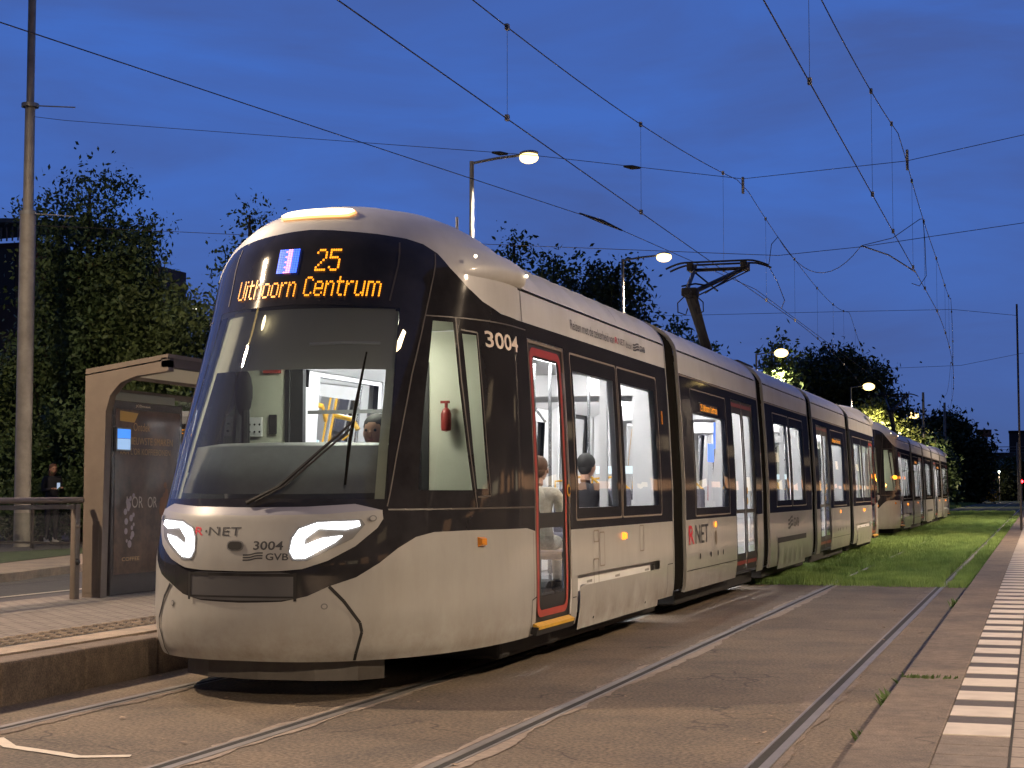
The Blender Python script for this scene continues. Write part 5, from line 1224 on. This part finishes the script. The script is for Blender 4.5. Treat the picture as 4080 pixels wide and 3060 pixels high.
# ------------------------------------------------------------------ bus on the left road
bs=empty('bus',(-16.4,30,.1),'bus behind the shelter glass with an amber destination display','bus')
MB().box(-1.2,1.25,0,10,.35,2.95,.12).build('body',mat('bus_paint',(.55,.55,.55),.35,coat=.4),bs)
MB().box(-1.1,1.15,-.02,.05,1.0,2.68,.02).build('windscreen',M_BLK,bs)
V=[];Fc=[]
for P in led('Pa 12',-.45,.72,2.40,2.56): k=len(V); V+=[(x,-.03,z) for x,z in P]; Fc.append((k,k+1,k+2,k+3))
mk('display_text',V,Fc,M_AMB,bs)
for x in (-.9,.95): MB().box(x-.12,x+.12,-.03,.0,.65,.80,.01).build('headlight',emis('bus_headlight',(.9,.95,1),3),bs)
for x in (-1.1,1.15):
    for y in (2.4,7.4): MB().tube([(x-.12,y,.38),(x+.12,y,.38)],.42,18).build('wheel',M_RUB,bs)
# ------------------------------------------------------------------ people
M_SKIN=mat('skin',(.42,.23,.155),.5); M_HAIR=mat('hair_brown',(.10,.045,.022),.7); M_HAIRD=mat('hair_dark',(.02,.017,.015),.7); M_COAT=mat('coat_dark',(.022,.022,.028),.85,var=.2,scale=15)
M_SHW=mat('shirt_white',(.6,.6,.57),.8); M_SHOE=mat('shoe_white',(.6,.57,.52),.6)
def skin(name,V,E,R,m,par,sub=1):
    me=bpy.data.meshes.new(name); me.from_pydata(V,E,[]); o=bpy.data.objects.new(name,me); COL.objects.link(o)
    md=o.modifiers.new('s','SKIN'); s2=o.modifiers.new('d','SUBSURF'); s2.levels=sub; s2.render_levels=sub
    sv=me.skin_vertices[0].data
    for i,r in enumerate(R): sv[i].radius=(r,r) if not isinstance(r,tuple) else r
    sv[0].use_root=True
    dg=bpy.context.evaluated_depsgraph_get(); ev=bpy.data.meshes.new_from_object(o.evaluated_get(dg)); bpy.data.objects.remove(o)
    ev.materials.clear(); ev.materials.append(m); ev.polygons.foreach_set('use_smooth',[True]*len(ev.polygons))
    n=bpy.data.objects.new(name,ev); COL.objects.link(n); n.parent=par; return n
def person(loc,rz,label,pose='stand',coat=M_COAT,legs=M_COAT,hair=M_HAIR,shoe=M_SHOE,s=1,longhair=False,group=None):
    t=empty('person',loc,label,'person',group,rz); t.scale=(s,s,s)
    # faces -y
    if pose=='stand':
        J={'pel':(0,0,.95),'wai':(0,.0,1.08),'che':(0,.0,1.30),'nek':(0,0,1.48),'ls':(-.17,0,1.42),'rs':(.17,0,1.42),'le':(-.22,-.02,1.15),'re':(.22,-.02,1.15),'lw':(-.10,-.24,1.20),'rw':(.10,-.24,1.22),'lh':(-.09,0,.9),'rh':(.09,0,.9),'lk':(-.10,-.02,.50),'rk':(.10,.02,.50),'la':(-.10,.02,.09),'ra':(.11,.06,.09),'lt':(-.11,-.12,.04),'rt':(.12,-.08,.04)}; hd=(0,-.05,1.62)
    else:
        J={'pel':(0,0,.08),'wai':(0,.0,.22),'che':(0,-.02,.44),'nek':(0,-.03,.62),'ls':(-.18,0,.56),'rs':(.18,0,.56),'le':(-.23,-.08,.30),'re':(.23,-.08,.30),'lw':(-.12,-.30,.26),'rw':(.12,-.30,.26),'lh':(-.09,-.05,.06),'rh':(.09,-.05,.06),'lk':(-.11,-.42,.10),'rk':(.11,-.42,.10),'la':(-.11,-.42,-.34),'ra':(.11,-.42,-.34),'lt':(-.11,-.55,-.38),'rt':(.11,-.55,-.38)}; hd=(0,-.08,.76)
    def ch(names,rad,nm,m): 
        V=[J[k] for k in names]; return skin(nm,V,[(i,i+1) for i in range(len(V)-1)],rad,m,t)
    # body: one continuous surface pelvis-spine-arms-legs
    ks=['pel','wai','che','nek','ls','le','lw','rs','re','rw','lh','lk','la','rh','rk','ra']
    ed=[(0,1),(1,2),(2,3),(2,4),(4,5),(5,6),(2,7),(7,8),(8,9),(0,10),(10,11),(11,12),(0,13),(13,14),(14,15)]
    rad=[(.15,.11),(.13,.10),(.16,.115),.06,.075,.052,.036,.075,.052,.036,.095,.062,.045,.095,.062,.045]
    body=skin('body',[J[k] for k in ks],ed,rad,coat,t)
    # head, neck and face
    hx,hy,hz_=hd
    h=MB(); h.ball(hd,.105,16,(.78,.95,1.12)); h.tube([J['nek'],(hx,hy+.02,hz_-.06)],.048,10); h.ball((hx,hy-.10,hz_-.015),.018,8,(.8,1.1,1.4)); h.ball((hx-.082,hy,hz_-.01),.022,8,(.5,.8,1.3)); h.ball((hx+.082,hy,hz_-.01),.022,8,(.5,.8,1.3))
    h.build('head',M_SKIN,t,True)
    e=MB(); e.ball((hx-.033,hy-.092,hz_+.012),.011,8); e.ball((hx+.033,hy-.092,hz_+.012),.011,8); e.build('eyes',M_DK,t,True)
    MB().ball((hx,hy-.093,hz_-.055),.016,8,(1.5,.5,.4)).build('mouth',mat('lips',(.35,.12,.09),.5),t,True)
    hr=MB(); hr.ball((hx,hy+.020,hz_+.040),.108,16,(.84,.98,.86)); hr.ball((hx,hy+.055,hz_-.01),.08,12,(.92,.72,.9))
    if longhair: hr.ball((hx,hy+.06,hz_-.08),.10,12,(.9,.7,1.5))
    hr.build('hair',hair,t,True)
    for sd,w in ((-1,'lw'),(1,'rw')):
        p=Vector(J[w]); d=Vector((-sd*.35,-1,.15)).normalized(); side=d.cross(Vector((0,0,1))).normalized(); up=side.cross(d)
        V=[p,p+d*.04,p+d*.085];E=[(0,1),(1,2)];R=[.024,(.036,.018),(.038,.016)]
        for k in range(4):
            b=p+d*.085+side*(k-1.5)*.019; L=[.055,.065,.062,.048][k]; V+=[b,b+d*L*.5-up*.012,b+d*L*.8-up*.035]; i=len(V); E+=[(2,i-3),(i-3,i-2),(i-2,i-1)]; R+=[.0095,.0085,.0075]
        V+=[p+d*.03-side*sd*.035,p+d*.07-side*sd*.045-up*.01]; i=len(V); E+=[(1,i-2),(i-2,i-1)]; R+=[.011,.009]
        skin('hand',V,E,R,M_SKIN,t)
    for a,b in (('la','lt'),('ra','rt')):
        p=Vector(J[a]);q=Vector(J[b]); m=MB(); m.tube([p+Vector((0,.03,.06)),p+Vector((0,.02,-.03)),],.05,10); m.ball(((p.x+q.x)/2,(p.y+q.y)/2,q.z+.01),.09,12,(.5,1.25,.45)); m.build('shoe',shoe,t,True)
    return t
pp=person((-20.35,30.7,.24),math.radians(55),'person in dark clothes and white shoes by the left shrubs, reading a phone',hair=M_HAIR,longhair=True,s=1.0)
ph=MB(); ph.box(-.035,.035,-.36,-.35,1.20,1.33,.004); ph.build('phone',mat('phone_screen',(.02,.02,.02),.2,emit=(.6,.75,1),es=.6),pp)
l=bpy.data.lights.new('x','POINT'); bpy.data.lights.remove(l)
# move phone out: it is held, a thing of its own
ph_o=[c for c in pp.children if c.name.startswith('phone')][0]; bpy.context.view_layer.update(); mw=ph_o.matrix_world.copy(); ph_o.parent=None; ph_o.matrix_world=mw; tag(ph_o,'small lit phone held by the person standing at left','phone')
drv=person((-4.80,11.62,.97+.02),0,'tram driver with short dark hair sitting in the cab behind the windscreen',pose='sit',hair=M_HAIRD,shoe=M_DK,s=1.12)
person((XC+.86,15.2,.87),math.radians(176),'passenger in a dark jacket seated at the first side window of the nearest tram',pose='sit',hair=M_HAIRD,shoe=M_DK)
person((-4.18,13.72,.86),math.radians(186),'passenger in a cream shirt seated just inside the front door',pose='sit',coat=mat('shirt_cream',(.60,.56,.48),.8,var=.2,scale=30),hair=M_HAIR,shoe=M_DK,s=.95)
person((-9.9,292,0),0,'distant person in a white top standing on the grass near the viaduct',pose='stand',coat=M_SHW,hair=M_HAIRD,shoe=M_DK,s=1.15)

V=[];Fc=[]
for i in range(150):
    x=random.choice([random.uniform(-6.3,-.95),random.gauss(-1.55,.05),random.gauss(-6.25,.08),random.gauss(-.98,.03)]); y=random.uniform(6.5,25); a=random.uniform(0,6.28); r=random.uniform(.008,.024); k=len(V)
    for j in range(5): V.append((x+r*math.cos(a+j*1.26)*random.uniform(.5,1.2),y+r*math.sin(a+j*1.26),.008+random.uniform(0,.008)))
    Fc.append(tuple(range(k,k+5)))
tag(mk('litter',V,Fc,mat('dry_leaf',(.28,.20,.13),.8,var=.5,scale=9)),'scattered dry leaves and grit lying on the paved track bed','litter',kind='stuff')
